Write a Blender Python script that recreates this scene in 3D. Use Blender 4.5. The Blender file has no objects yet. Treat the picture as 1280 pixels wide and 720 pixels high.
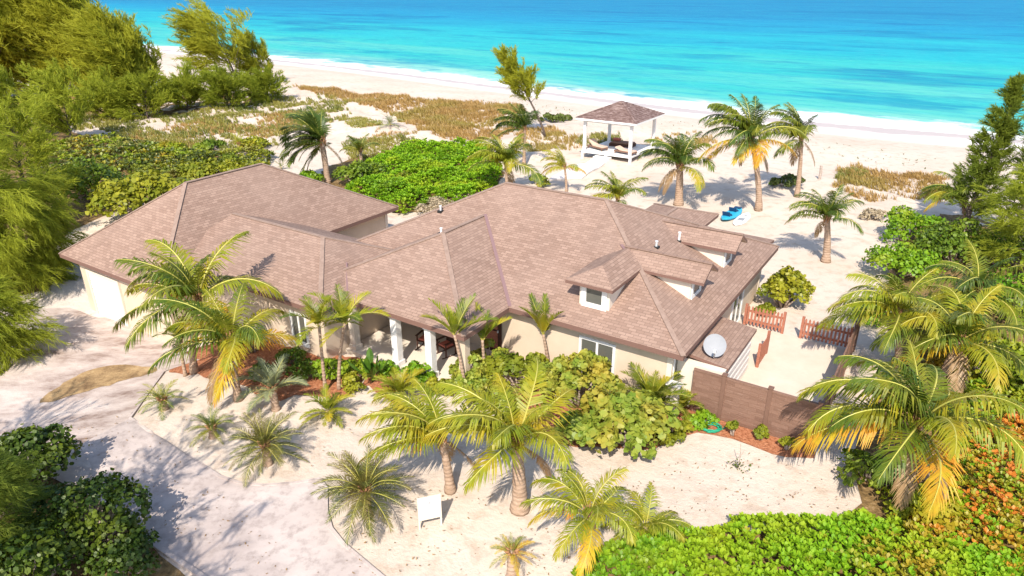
import bpy, bmesh, math, random
import numpy as np
from mathutils import Vector, Matrix
from mathutils.geometry import delaunay_2d_cdt
R = math.radians
sc = bpy.context.scene
C = sc.collection

# ---------------------------------------------------------------- camera, sky, sun, exposure
CAM_H, F_PX, HZ = 14.0, 853.3, -12.0
TILT = math.atan((360 - HZ) / F_PX)
cam_d = bpy.data.cameras.new('camera'); cam = bpy.data.objects.new('camera', cam_d); C.objects.link(cam)
cam.location = (0, 0, CAM_H); cam.rotation_euler = (math.pi / 2 - TILT, 0, 0)
cam_d.sensor_width = 36; cam_d.lens = 36 * F_PX / 1280
cam_d.clip_start = .1; cam_d.clip_end = 8000
sc.camera = cam

SUN_EL, SUN_AZ = 45.0, 12.0            # light travels towards azimuth SUN_AZ (clockwise from +Y)
w = bpy.data.worlds.new('World'); sc.world = w; w.use_nodes = True
nt = w.node_tree
sky = nt.nodes.new('ShaderNodeTexSky'); sky.sky_type = 'NISHITA'; sky.sun_disc = False
sky.sun_elevation = R(SUN_EL); sky.sun_rotation = R(180 + SUN_AZ)
nt.links.new(sky.outputs[0], nt.nodes['Background'].inputs[0])
nt.nodes['Background'].inputs[1].default_value = .15
sl = bpy.data.lights.new('sun', 'SUN'); sl.energy = 4.0; sl.angle = R(.5); sl.color = (1, .92, .80)
so = bpy.data.objects.new('sun', sl); C.objects.link(so)
sd = Vector((math.sin(R(SUN_AZ)) * math.cos(R(SUN_EL)), math.cos(R(SUN_AZ)) * math.cos(R(SUN_EL)), -math.sin(R(SUN_EL))))
so.rotation_euler = sd.to_track_quat('-Z', 'Y').to_euler(); so.location = (0, 0, 60)
sc.view_settings.view_transform = 'Standard'; sc.view_settings.look = 'None'
sc.view_settings.exposure = .83; sc.view_settings.gamma = 1; sc.view_settings.use_curve_mapping = False
sc.cycles.max_bounces = 6; sc.cycles.diffuse_bounces = 3; sc.cycles.transparent_max_bounces = 8

# ---------------------------------------------------------------- places
def S(t): t = np.clip(t, 0, 1); return t * t * (3 - 2 * t)
HA = R(-33.3)
E1 = (math.cos(HA), math.sin(HA)); E2 = (-math.sin(HA), math.cos(HA))
def wor(x, y): return (x * E1[0] + y * E2[0], x * E1[1] + y * E2[1])
SHX = [-2000, -260, -103.8, -59.2, -40.4, -23.5, -12.5, 0, 8.1, 19.7, 29.5, 38.3, 46.7, 54.3, 62, 300, 2000]
SHY = [2000, 345, 213, 180, 164, 149, 138, 126, 118, 107.5, 98.7, 92, 87, 82.7, 77.5, -80, -1300]
SEA_Z = -2.0
def shore(x, y): return (np.interp(x, SHX, SHY) - y) * .78      # metres inland of the waterline
def wav(x, y): return (np.sin(x * .31 + 1.3 * np.sin(y * .17)) + np.sin(y * .37 + 1.7 * np.sin(x * .21 + 2)) + .6 * np.sin(x * .73 - y * .61) + .4 * np.sin(x * 1.5 + y * 1.1)) / 3
def hgt(x, y):
    x = np.asarray(x, float); y = np.asarray(y, float)
    lx = x * E1[0] + y * E1[1]; ly = x * E2[0] + y * E2[1]
    d = shore(x, y)
    h = -1.0 * S((-21 - lx) / 8) * S((25 - ly) / 8)
    h = h + (.45 * wav(x, y) + .30 * wav(x * 2.3 + 4, y * 2.3) * S((d - 24) / 10) + .25) * S((ly - 40) / 12) * S((d - 22) / 14) * (1 - .6 * S((lx + 30) / 8))
    h = h + .05 * wav(x * 2, y * 2) * S((d - 10) / 14)
    return h * S((d - 4) / 22) + SEA_Z * (1 - S((d + 1) / 26)) - np.clip(-d - 1, 0, 40) * .05
CT, ST = math.cos(TILT), math.sin(TILT)
def ray(u, v):
    x = (u - 640) / F_PX; y = -(v - 360) / F_PX
    return (x, CT + y * ST, -ST + y * CT)
def G(u, v, dz=0.0):
    r = ray(u, v); z = 0.0
    for _ in range(25):
        t = (z - CAM_H) / r[2]; z = .5 * z + .5 * (float(hgt(r[0] * t, r[1] * t)) + dz)
    return Vector((r[0] * t, r[1] * t, z))
def at(u, v, Y):
    r = ray(u, v); t = Y / r[1]
    return Vector((r[0] * t, Y, CAM_H + r[2] * t))

# ---------------------------------------------------------------- materials
def mat(name, col=(.5, .5, .5), rough=.8, spec=.3):
    m = bpy.data.materials.new(name); m.use_nodes = True
    b = m.node_tree.nodes['Principled BSDF']
    b.inputs['Base Color'].default_value = (*col, 1); b.inputs['Roughness'].default_value = rough
    b.inputs['Specular IOR Level'].default_value = spec
    return m
def N(m, t, **kw):
    n = m.node_tree.nodes.new(t)
    for k, v in kw.items():
        if k in n.inputs.keys() if isinstance(k, str) else False: n.inputs[k].default_value = v
        else: setattr(n, k, v)
    return n
def L(m, a, b): m.node_tree.links.new(a, b)
def bsdf(m): return m.node_tree.nodes['Principled BSDF']
def noise(m, scale, detail=4, vec=None, rough=.55):
    n = m.node_tree.nodes.new('ShaderNodeTexNoise'); n.inputs['Scale'].default_value = scale; n.inputs['Detail'].default_value = detail
    n.inputs['Roughness'].default_value = rough
    if vec is not None: L(m, vec, n.inputs['Vector'])
    return n.outputs['Fac']
def ramp(m, fac, stops, interp='LINEAR'):
    n = m.node_tree.nodes.new('ShaderNodeValToRGB'); e = n.color_ramp; e.interpolation = interp
    while len(e.elements) < len(stops): e.elements.new(.5)
    for el, (p, c) in zip(e.elements, stops):
        el.position = p; el.color = (*c, 1) if len(c) == 3 else c
    L(m, fac, n.inputs[0]); return n.outputs[0]
def mixc(m, fac, a, b, mode='MIX'):
    n = m.node_tree.nodes.new('ShaderNodeMix'); n.data_type = 'RGBA'; n.blend_type = mode
    for s, v in ((0, fac), (6, a), (7, b)):
        if hasattr(v, 'is_linked') or hasattr(v, 'links'): L(m, v, n.inputs[s])
        else: n.inputs[s].default_value = v if s == 0 else ((*v, 1) if len(v) == 3 else v)
    return n.outputs[2]
def maprange(m, v, a, b, c=0, d=1):
    n = m.node_tree.nodes.new('ShaderNodeMapRange'); L(m, v, n.inputs[0])
    for i, x in enumerate((a, b, c, d)): n.inputs[i + 1].default_value = x
    return n.outputs[0]
def bump(m, h, strength=.3, dist=.05):
    n = m.node_tree.nodes.new('ShaderNodeBump'); n.inputs['Strength'].default_value = strength; n.inputs['Distance'].default_value = dist
    L(m, h, n.inputs['Height']); L(m, n.outputs[0], bsdf(m).inputs['Normal'])
def posn(m): return m.node_tree.nodes.new('ShaderNodeNewGeometry').outputs['Position']
def objc(m): return m.node_tree.nodes.new('ShaderNodeTexCoord').outputs['Object']
def scalev(m, vec, s, rot=(0, 0, 0)):
    n = m.node_tree.nodes.new('ShaderNodeMapping'); n.inputs['Scale'].default_value = s; n.inputs['Rotation'].default_value = rot
    L(m, vec, n.inputs['Vector']); return n.outputs[0]

def leafmat(name, a, b, c=None, trans=.35, nscale=.5, rough=.45, spec=.35):
    """foliage: every leaf its own tint between a and b, larger patches drifting towards c, some light passing through"""
    m = mat(name, a, rough, spec); bs = bsdf(m); t = m.node_tree
    g = t.nodes.new('ShaderNodeNewGeometry'); oi = t.nodes.new('ShaderNodeObjectInfo')
    add = t.nodes.new('ShaderNodeMath'); add.operation = 'MULTIPLY_ADD'; L(m, oi.outputs['Random'], add.inputs[0]); add.inputs[1].default_value = .45
    mul = t.nodes.new('ShaderNodeMath'); mul.operation = 'MULTIPLY'; L(m, g.outputs['Random Per Island'], mul.inputs[0]); mul.inputs[1].default_value = .6
    L(m, mul.outputs[0], add.inputs[2])
    col = mixc(m, add.outputs[0], a, b)
    if c is not None:
        nz = noise(m, nscale, 3, g.outputs['Position'])
        col = mixc(m, maprange(m, nz, .46, .68), col, c)
    L(m, col, bs.inputs['Base Color'])
    tr = t.nodes.new('ShaderNodeBsdfTranslucent'); L(m, col, tr.inputs['Color'])
    mx = t.nodes.new('ShaderNodeMixShader'); mx.inputs[0].default_value = trans
    out = t.nodes['Material Output']
    L(m, bs.outputs[0], mx.inputs[1]); L(m, tr.outputs[0], mx.inputs[2]); L(m, mx.outputs[0], out.inputs['Surface'])
    return m

M = {}
# sand ------------------------------------------------------------
m = M['sand'] = mat('sand', (.66, .56, .46), .95, .1); P_ = posn(m)
n1 = noise(m, .12, 5, P_); n2 = noise(m, 1.3, 6, P_, .65); n3 = noise(m, 9, 4, P_, .7)
c = ramp(m, n1, [(.3, (.51, .42, .34)), (.7, (.60, .51, .43))])
c = mixc(m, maprange(m, n2, .5, .76), c, (.42, .315, .235))
c = mixc(m, maprange(m, n3, .62, .8, 0, .55), c, (.42, .32, .24))
spz = m.node_tree.nodes.new('ShaderNodeSeparateXYZ'); L(m, P_, spz.inputs[0])
wz = m.node_tree.nodes.new('ShaderNodeMath'); wz.operation = 'MULTIPLY_ADD'; L(m, noise(m, .25, 3, P_), wz.inputs[0]); wz.inputs[1].default_value = .35; L(m, spz.outputs[2], wz.inputs[2])
c = mixc(m, maprange(m, wz.outputs[0], -1.3, -.6, 1, 0), c, (.74, .665, .615))
wet = maprange(m, wz.outputs[0], -1.72, -1.62, 1, 0)
c = mixc(m, wet, c, (.44, .375, .355))
L(m, c, bsdf(m).inputs['Base Color']); L(m, maprange(m, wet, 0, 1, .95, .5), bsdf(m).inputs['Roughness'])
bump(m, noise(m, 2.2, 6, P_, .7), .55, .12)
# concrete driveway ------------------------------------------------
m = M['concrete'] = mat('driveway concrete', (.5, .45, .42), .9, .2); P_ = posn(m)
n1 = noise(m, .35, 6, scalev(m, P_, (1, 1.6, 1), (0, 0, .5)), .65); n2 = noise(m, 2.5, 6, P_, .7)
c = ramp(m, n1, [(.3, (.35, .285, .26)), (.5, (.47, .395, .36)), (.72, (.57, .485, .44))])
c = mixc(m, maprange(m, n2, .48, .7, 0, .75), c, (.255, .205, .185)); L(m, c, bsdf(m).inputs['Base Color'])
bump(m, n2, .2, .03)
m = M['rough_drive'] = mat('sandy drive', (.6, .5, .4), .95, .1); P_ = posn(m)
n1 = noise(m, .5, 6, scalev(m, P_, (1, 2.2, 1), (0, 0, .6)), .7); n2 = noise(m, 3, 6, P_, .75)
c = ramp(m, n1, [(.33, (.22, .155, .125)), (.45, (.40, .32, .28)), (.64, (.56, .475, .42))])  # dark streaks: dirt, plus tree shade painted into the drive's colour
c = mixc(m, maprange(m, n2, .55, .8, 0, .7), c, (.34, .25, .19)); L(m, c, bsdf(m).inputs['Base Color']); bump(m, n2, .5, .06)
m = M['debris'] = mat('brown debris', (.3, .2, .1), .95, .1); P_ = posn(m)
c = ramp(m, noise(m, 1.4, 6, P_, .7), [(.3, (.14, .085, .045)), (.55, (.36, .24, .12)), (.75, (.5, .36, .2))]); L(m, c, bsdf(m).inputs['Base Color']); bump(m, noise(m, 6, 5, P_), .7, .08)
m = M['mulch'] = mat('red bark mulch', (.3, .1, .04), .95, .1); P_ = posn(m)
c = ramp(m, noise(m, 9, 5, P_, .8), [(.3, (.16, .05, .02)), (.55, (.40, .165, .085)), (.75, (.55, .30, .18))]); L(m, c, bsdf(m).inputs['Base Color']); bump(m, noise(m, 12, 4, P_), .8, .06)
m = M['soil'] = mat('leaf litter', (.2, .13, .07), .95, .1); P_ = posn(m)
c = ramp(m, noise(m, 3.5, 6, P_, .75), [(.3, (.07, .045, .02)), (.55, (.22, .14, .06)), (.75, (.42, .3, .18))]); L(m, c, bsdf(m).inputs['Base Color']); bump(m, noise(m, 8, 4, P_), .8, .08)
m = M['redsoil'] = mat('red earth', (.5, .22, .12), .95, .1); P_ = posn(m)
c = ramp(m, noise(m, .8, 6, P_, .7), [(.3, (.36, .15, .08)), (.7, (.6, .33, .2))]); L(m, c, bsdf(m).inputs['Base Color'])
m = M['patio'] = mat('patio sand', (.7, .6, .5), .95, .1); P_ = posn(m)
c = ramp(m, noise(m, .9, 6, P_, .65), [(.3, (.54, .45, .36)), (.7, (.62, .53, .44))]); c = mixc(m, maprange(m, noise(m, 10, 4, P_, .7), .6, .8, 0, .5), c, (.45, .36, .28)); L(m, c, bsdf(m).inputs['Base Color']); bump(m, noise(m, 6, 5, P_), .2, .03)
# sea ---------------------------------------------------------------
m = M['sea'] = mat('sea water', (.05, .5, .5), .5, .015); bsdf(m).inputs['IOR'].default_value = 1.15; P_ = posn(m)
at_ = m.node_tree.nodes.new('ShaderNodeAttribute'); at_.attribute_name = 'offshore'
ang = math.atan2(-.63, .77)
st = scalev(m, P_, (.18, 1, 1), (0, 0, ang)); st2 = scalev(m, P_, (.3, 1, 1), (0, 0, ang))
rot = m.node_tree.nodes.new('ShaderNodeVectorRotate'); rot.rotation_type = 'Z_AXIS'; rot.inputs['Angle'].default_value = -ang; L(m, P_, rot.inputs['Vector'])
st = scalev(m, rot.outputs[0], (.16, 1, 1)); st2 = scalev(m, rot.outputs[0], (.35, 1, 1))
big = noise(m, .03, 5, st); med = noise(m, .22, 5, st, .65)
ma = m.node_tree.nodes.new('ShaderNodeMath'); ma.operation = 'MULTIPLY_ADD'; L(m, big, ma.inputs[0]); ma.inputs[1].default_value = 230; L(m, at_.outputs['Fac'], ma.inputs[2])
t01 = maprange(m, ma.outputs[0], 105, 520)
c = ramp(m, t01, [(0, (.22, .46, .39)), (.06, (.085, .40, .35)), (.16, (.03, .36, .345)), (.32, (.016, .325, .375)), (.48, (.011, .24, .36)), (.66, (.009, .20, .36)), (1, (.010, .15, .31))])
c = mixc(m, maprange(m, med, .5, .72, 0, .6), c, (.008, .20, .33))
c = mixc(m, maprange(m, noise(m, 1.1, 6, st2, .8), .52, .7, 0, .55), c, (.13, .46, .47))
c = mixc(m, maprange(m, noise(m, .5, 5, st2, .75), .5, .68, 0, .55), c, (.006, .20, .32))
c = mixc(m, maprange(m, noise(m, .055, 5, st2, .7), .54, .62, 0, .6), c, (.006, .17, .30))
fa = m.node_tree.nodes.new('ShaderNodeMath'); fa.operation = 'MULTIPLY_ADD'; L(m, noise(m, .11, 4, rot.outputs[0]), fa.inputs[0]); fa.inputs[1].default_value = -17; L(m, at_.outputs['Fac'], fa.inputs[2])
fn = noise(m, .7, 6, st2, .75)
far = noise(m, .011, 6, scalev(m, rot.outputs[0], (.35, 1, 1)), .7)
c = mixc(m, maprange(m, far, .53, .60, 0, .65), c, (.008, .12, .27))
c = mixc(m, maprange(m, noise(m, .16, 5, st2, .8), .5, .66, 0, .35), c, (.03, .38, .42))
edge = maprange(m, fa.outputs[0], -6.0, 2.2, 1, 0)
fm = m.node_tree.nodes.new('ShaderNodeMath'); fm.operation = 'ADD'; L(m, edge, fm.inputs[0]); L(m, maprange(m, fn, .3, .7, -.35, .35), fm.inputs[1])
c = mixc(m, maprange(m, fm.outputs[0], .25, .8), c, (.70, .68, .66))
fl = maprange(m, at_.outputs['Fac'], 4.5, 9, 1, 0); fl2 = maprange(m, at_.outputs['Fac'], 2.5, 5.5, 0, 1)
fp = m.node_tree.nodes.new('ShaderNodeMath'); fp.operation = 'MULTIPLY'; L(m, fl, fp.inputs[0]); L(m, fl2, fp.inputs[1])
fq = m.node_tree.nodes.new('ShaderNodeMath'); fq.operation = 'MULTIPLY'; L(m, fp.outputs[0], fq.inputs[0]); L(m, maprange(m, noise(m, .35, 6, st2, .8), .5, .62), fq.inputs[1])
c = mixc(m, fq.outputs[0], c, (.66, .67, .65))
wc = noise(m, .45, 6, st2, .85); c = mixc(m, maprange(m, wc, .70, .76, 0, .8), c, (.6, .66, .66))
L(m, c, bsdf(m).inputs['Base Color'])
bump(m, noise(m, .8, 6, st2, .7), .25, .35)
# roof shingles -------------------------------------------------------
m = M['shingle'] = mat('roof shingles', (.3, .2, .16), .9, .15)
uv = m.node_tree.nodes.new('ShaderNodeTexCoord').outputs['UV']
br = m.node_tree.nodes.new('ShaderNodeTexBrick'); L(m, uv, br.inputs['Vector'])
for k, v in (('Scale', 1), ('Brick Width', .30), ('Row Height', .135), ('Mortar Size', .010), ('Mortar Smooth', .3), ('Bias', 0)): br.inputs[k].default_value = v
br.inputs['Color1'].default_value = (.222, .143, .108, 1); br.inputs['Color2'].default_value = (.335, .228, .176, 1); br.inputs['Mortar'].default_value = (.125, .08, .064, 1)
br.offset = .5
n1 = noise(m, 1.6, 5, uv, .7)
c = mixc(m, maprange(m, n1, .35, .7, 0, .5), br.outputs['Color'], (.26, .168, .129))
c = mixc(m, maprange(m, noise(m, .25, 3, uv), .4, .7, 0, .3), c, (.335, .238, .19))
c = mixc(m, maprange(m, noise(m, .9, 5, scalev(m, uv, (1, .16, 1)), .7), .5, .72, 0, .45), c, (.19, .126, .10))
L(m, c, bsdf(m).inputs['Base Color']); bump(m, br.outputs['Fac'], -.35, .02)
M['cap'] = m = mat('ridge cap', (.48, .34, .275), .9, .15); L(m, ramp(m, noise(m, 5, 4, objc(m)), [(.3, (.235, .162, .127)), (.7, (.31, .22, .176))]), bsdf(m).inputs['Base Color'])
M['flash'] = mat('metal valley flashing', (.22, .135, .13), .5, .4)
M['fascia'] = mat('fascia board', (.17, .095, .075), .7)
M['soffit'] = mat('soffit', (.55, .43, .34), .8)
def stucco(name, a, b):
    m = mat(name, a, .9, .15); P_ = objc(m)
    c = ramp(m, noise(m, .9, 5, P_, .6), [(.3, a), (.7, b)]); L(m, c, bsdf(m).inputs['Base Color']); bump(m, noise(m, 30, 3, P_), .15, .01); return m
M['wall'] = stucco('stucco', (.53, .42, .315), (.60, .485, .375))
M['wallc'] = stucco('pale stucco', (.62, .54, .45), (.66, .58, .485))
def paint(name, a, s=3, amt=.12, rough=.6):
    m = mat(name, a, rough, .3); c = mixc(m, maprange(m, noise(m, s, 5, objc(m), .7), .4, .75, 0, .6), a, tuple(x * (1 - amt * 2) for x in a)); L(m, c, bsdf(m).inputs['Base Color']); return m
M['white'] = paint('white paint', (.72, .70, .68))
M['offwhite'] = paint('weathered white boards', (.66, .61, .58))
M['glass'] = mat('window glass', (.10, .10, .085), .07, .5)
M['metal'] = paint('galvanised metal', (.55, .55, .55), 6, .15, .4); 
M['dish'] = paint('dish grey', (.27, .28, .30), 4, .08, .6)
M['black'] = mat('black plastic', (.02, .02, .02), .5)
def wood(name, a, b, s=6):
    m = mat(name, a, .75, .2); P_ = scalev(m, objc(m), (1, 1, 7)); c = ramp(m, noise(m, s, 5, P_, .7), [(.3, a), (.7, b)]); L(m, c, bsdf(m).inputs['Base Color']); return m
M['picket'] = wood('red brown stained wood', (.25, .085, .05), (.42, .18, .12))
M['darkwood'] = wood('dark wood', (.05, .022, .016), (.10, .045, .03))
M['brownwood'] = wood('brown wicker', (.13, .07, .045), (.24, .14, .1))
M['cushion'] = paint('beige cushion', (.58, .42, .33))
M['redcushion'] = paint('red cushion', (.45, .13, .09))
m = M['fence'] = mat('simulated stone fence panel', (.2, .12, .08), .85, .2)
uv = m.node_tree.nodes.new('ShaderNodeTexCoord').outputs['UV']
br = m.node_tree.nodes.new('ShaderNodeTexBrick'); L(m, uv, br.inputs['Vector'])
for k, v in (('Scale', 1), ('Brick Width', .55), ('Row Height', .15), ('Mortar Size', .008), ('Mortar Smooth', .6), ('Bias', 0)): br.inputs[k].default_value = v
br.inputs['Color1'].default_value = (.165, .093, .066, 1); br.inputs['Color2'].default_value = (.225, .133, .097, 1); br.inputs['Mortar'].default_value = (.16, .085, .06, 1)
n1 = noise(m, 7, 5, scalev(m, uv, (.4, 2.2, 1)), .7)
L(m, mixc(m, maprange(m, n1, .58, .75, 0, .7), br.outputs['Color'], (.36, .25, .19)), bsdf(m).inputs['Base Color']); bump(m, n1, .6, .04)
M['fencepost'] = paint('brown vinyl post', (.17, .095, .068))
m = M['slate'] = mat('gazebo shingles', (.2, .11, .09), .85, .2); P_ = objc(m)
c = ramp(m, noise(m, 2.2, 5, scalev(m, P_, (1, 1, 4)), .75), [(.32, (.085, .05, .043)), (.5, (.17, .108, .094)), (.7, (.36, .275, .245))]); L(m, c, bsdf(m).inputs['Base Color'])
M['blue'] = paint('blue plastic', (.03, .36, .55), 3, .15, .35); M['navy'] = mat('dark blue seat', (.008, .045, .12), .6)
M['board'] = paint('white board', (.8, .78, .78), 3, .06, .3)
M['hose'] = mat('green hose', (.02, .30, .17), .45)
M['plate'] = paint('sign white', (.80, .80, .80), 3, .04, .5); M['ink'] = mat('sign ink', (.25, .25, .27), .7)
# wood of plants
def bark(name, a, b, ring=14):
    m = mat(name, a, .9, .15); P_ = objc(m)
    c = ramp(m, noise(m, 4, 5, scalev(m, P_, (1, 1, 3)), .7), [(.3, a), (.7, b)]); L(m, c, bsdf(m).inputs['Base Color'])
    wv = m.node_tree.nodes.new('ShaderNodeTexWave'); wv.bands_direction = 'Z'; wv.inputs['Scale'].default_value = 2.2; wv.inputs['Distortion'].default_value = 2; L(m, P_, wv.inputs['Vector']); bump(m, wv.outputs['Fac'], .5, .03); return m
M['palmbark'] = bark('palm bark', (.24, .155, .10), (.44, .32, .24)); M['boot'] = bark('palm fibre', (.20, .10, .05), (.42, .23, .12))
M['bark'] = bark('casuarina bark', (.06, .045, .035), (.16, .12, .10)); M['twig'] = bark('grey twigs', (.26, .2, .16), (.42, .34, .28))
# leaves
M['palm_green'] = leafmat('palm leaf green', (.05, .105, .008), (.18, .22, .018), (.25, .24, .018), .38, .8)
M['palm_lime'] = leafmat('palm leaf lime', (.16, .22, .012), (.35, .35, .022), (.44, .34, .022), .40, .8)
M['palm_yellow'] = leafmat('palm leaf yellow', (.60, .40, .025), (.52, .42, .03), (.64, .29, .035), .42, 1.2)
M['palm_dark'] = leafmat('palm leaf dark', (.035, .075, .010), (.09, .14, .018), (.13, .16, .02), .28, .8)
M['palm_dead'] = leafmat('palm leaf dead', (.24, .14, .06), (.36, .24, .12), None, .2)
M['rib'] = leafmat('palm rib', (.42, .42, .08), (.52, .44, .10), None, .1)
M['ribdead'] = mat('dead rib', (.32, .2, .1))
M['sago'] = leafmat('sago leaf', (.05, .075, .012), (.15, .155, .026), (.22, .17, .05), .3, 1)
M['pale_fan'] = leafmat('pale fan leaf', (.17, .20, .10), (.27, .28, .15), None, .25)
M['grape'] = leafmat('sea grape leaf', (.14, .235, .022), (.40, .42, .06), (.44, .36, .05), .35, .9)
M['grape_y'] = leafmat('yellow sea grape leaf', (.20, .23, .014), (.42, .39, .03), (.12, .17, .014), .35, .5)
M['bright'] = leafmat('bright ground cover', (.11, .30, .008), (.32, .50, .018), (.36, .44, .02), .4, .5, .55, .2)
M['bright2'] = leafmat('green scaevola', (.075, .22, .008), (.24, .39, .016), (.30, .36, .022), .36, .5)
M['mixed'] = leafmat('yellow green cover', (.15, .25, .012), (.38, .38, .02), (.42, .28, .02), .36, .4)
M['orange'] = leafmat('orange vine', (.52, .15, .02), (.72, .26, .035), (.58, .32, .03), .35, .8)
M['olive'] = leafmat('olive leaf', (.06, .085, .015), (.14, .17, .03), None, .25)
M['darkshrub'] = leafmat('dark shrub leaf', (.06, .12, .010), (.18, .26, .018), (.25, .30, .02), .32, .6)
M['shadeshrub'] = leafmat('shrub leaf with painted shade', (.03, .065, .008), (.085, .135, .012), (.14, .18, .016), .28, .9)  # darker copy of the shrub leaf, tree shade put into its colour
M['cas'] = leafmat('casuarina needle', (.22, .25, .018), (.48, .46, .038), (.34, .34, .026), .45, .15, .6, .15)
M['cas_near'] = leafmat('casuarina needle green', (.14, .19, .015), (.40, .43, .038), (.27, .30, .025), .45, .4, .6, .15)
M['cas_dark'] = leafmat('casuarina needle dark', (.12, .17, .025), (.27, .33, .04), (.20, .24, .025), .45, .3, .6, .15)
M['dunegrass'] = leafmat('dune grass', (.30, .18, .055), (.44, .28, .09), (.26, .21, .04), .25, .12)
M['greengrass'] = leafmat('green beach grass', (.19, .18, .03), (.32, .28, .06), (.12, .14, .02), .25, .2)
M['dry'] = leafmat('dry grey bush', (.34, .27, .17), (.46, .38, .26), None, .2)
M['banana'] = leafmat('glossy paddle leaf', (.05, .12, .012), (.12, .22, .02), None, .25, .8, .3, .5)
M['driftwood'] = bark('driftwood', (.3, .24, .2), (.46, .38, .33))

# ---------------------------------------------------------------- mesh helpers
class MB:
    def __init__(s): s.v = []; s.f = []; s.m = []; s.uv = []
    def face(s, pts, mi=0, uv=None):
        b = len(s.v); s.v += [tuple(p) for p in pts]; s.f.append(tuple(range(b, b + len(pts)))); s.m.append(mi); s.uv.append(uv)
    def box(s, x0, x1, y0, y1, z0, z1, mi=0):
        b = len(s.v); s.v += [(x, y, z) for z in (z0, z1) for y in (y0, y1) for x in (x0, x1)]
        for q in ((0, 2, 3, 1), (4, 5, 7, 6), (0, 1, 5, 4), (2, 6, 7, 3), (0, 4, 6, 2), (1, 3, 7, 5)):
            s.f.append(tuple(b + i for i in q)); s.m.append(mi)
            p = [s.v[b + i] for i in q]
            ax = 0 if abs(p[0][0] - p[1][0]) + abs(p[1][0] - p[2][0]) > 1e-6 else 1
            s.uv.append([(a[ax], a[2] if abs(p[0][2] - p[2][2]) > 1e-6 else a[1]) for a in p])
    def beam(s, p, q, w, h, mi=0, up=(0, 0, 1)):
        p = Vector(p); q = Vector(q); d = (q - p).normalized(); sd_ = d.cross(Vector(up)); 
        if sd_.length < 1e-4: sd_ = Vector((1, 0, 0))
        sd_.normalize(); u = sd_.cross(d)
        b = len(s.v)
        for o in (p, q):
            for a, c_ in ((-1, -1), (1, -1), (1, 1), (-1, 1)): s.v.append(tuple(o + sd_ * a * w / 2 + u * c_ * h / 2))
        for f in ((0, 1, 2, 3), (7, 6, 5, 4), (0, 4, 5, 1), (1, 5, 6, 2), (2, 6, 7, 3), (3, 7, 4, 0)):
            s.f.append(tuple(b + i for i in f)); s.m.append(mi); s.uv.append(None)
    def tube(s, path, rad, n=7, mi=0):
        path = [Vector(p) for p in path]; b = len(s.v); k = len(path)
        a0 = Vector((.3, .9, .1))
        for i, p in enumerate(path):
            d = (path[min(i + 1, k - 1)] - path[max(i - 1, 0)]).normalized()
            x = (a0 - d * a0.dot(d)).normalized(); y = d.cross(x)
            r = rad[i] if hasattr(rad, '__len__') else rad
            for j in range(n):
                an = 2 * math.pi * j / n; s.v.append(tuple(p + (x * math.cos(an) + y * math.sin(an)) * r))
        for i in range(k - 1):
            for j in range(n):
                s.f.append((b + i * n + j, b + i * n + (j + 1) % n, b + (i + 1) * n + (j + 1) % n, b + (i + 1) * n + j)); s.m.append(mi); s.uv.append(None)
        s.f.append(tuple(b + j for j in range(n))[::-1]); s.m.append(mi); s.uv.append(None)
        s.f.append(tuple(b + (k - 1) * n + j for j in range(n))); s.m.append(mi); s.uv.append(None)
    def shift(s, o): s.v = [(a - o[0], b - o[1], c - o[2]) for a, b, c in s.v]; return s
    def build(s, name, mats, parent=None, smooth=False, bevel=0):
        me = bpy.data.meshes.new(name); me.from_pydata(s.v, [], s.f)
        for mm in (mats if isinstance(mats, (list, tuple)) else [mats]): me.materials.append(M[mm] if isinstance(mm, str) else mm)
        me.polygons.foreach_set('material_index', s.m)
        if any(u for u in s.uv):
            lay = me.uv_layers.new(name='UVMap')
            for p, u in zip(me.polygons, s.uv):
                if u:
                    for li, c in zip(p.loop_indices, u): lay.data[li].uv = c
        if smooth: me.polygons.foreach_set('use_smooth', [True] * len(me.polygons))
        me.update()
        o = bpy.data.objects.new(name, me); C.objects.link(o)
        if parent is not None: o.parent = parent
        if bevel:
            bv = o.modifiers.new('bevel', 'BEVEL'); bv.width = bevel; bv.segments = 2; bv.limit_method = 'ANGLE'
        return o
def poly_mesh(name, P, mats, mi=None):
    """P: (n,k,3) array of n separate k-sided faces"""
    P = np.asarray(P, np.float32); n, k, _ = P.shape
    me = bpy.data.meshes.new(name)
    me.vertices.add(n * k); me.vertices.foreach_set('co', P.reshape(-1))
    me.loops.add(n * k); me.loops.foreach_set('vertex_index', np.arange(n * k, dtype=np.int32))
    me.polygons.add(n); me.polygons.foreach_set('loop_start', np.arange(0, n * k, k, dtype=np.int32)); me.polygons.foreach_set('loop_total', np.full(n, k, np.int32))
    for mm in (mats if isinstance(mats, (list, tuple)) else [mats]): me.materials.append(M[mm])
    if mi is not None: me.polygons.foreach_set('material_index', np.asarray(mi, np.int32))
    me.update(calc_edges=True); return me
def link(name, me, parent=None, loc=(0, 0, 0), rz=0, s=1):
    o = bpy.data.objects.new(name, me); C.objects.link(o)
    if parent is not None: o.parent = parent
    o.location = loc; o.rotation_euler = (0, 0, rz)
    o.scale = (s, s, s) if not hasattr(s, '__len__') else s
    return o
def tag(o, label=None, cat=None, group=None, kind=None):
    for k, v in (('label', label), ('category', cat), ('group', group), ('kind', kind)):
        if v: o[k] = v
    return o
def root(name, label, cat, loc=(0, 0, 0), rz=0, group=None):
    o = bpy.data.objects.new(name, None); C.objects.link(o); o.location = loc; o.rotation_euler = (0, 0, rz); o.empty_display_size = .3
    return tag(o, label, cat, group)
def unit(a): return a / np.maximum(np.linalg.norm(a, axis=-1, keepdims=True), 1e-9)

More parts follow.
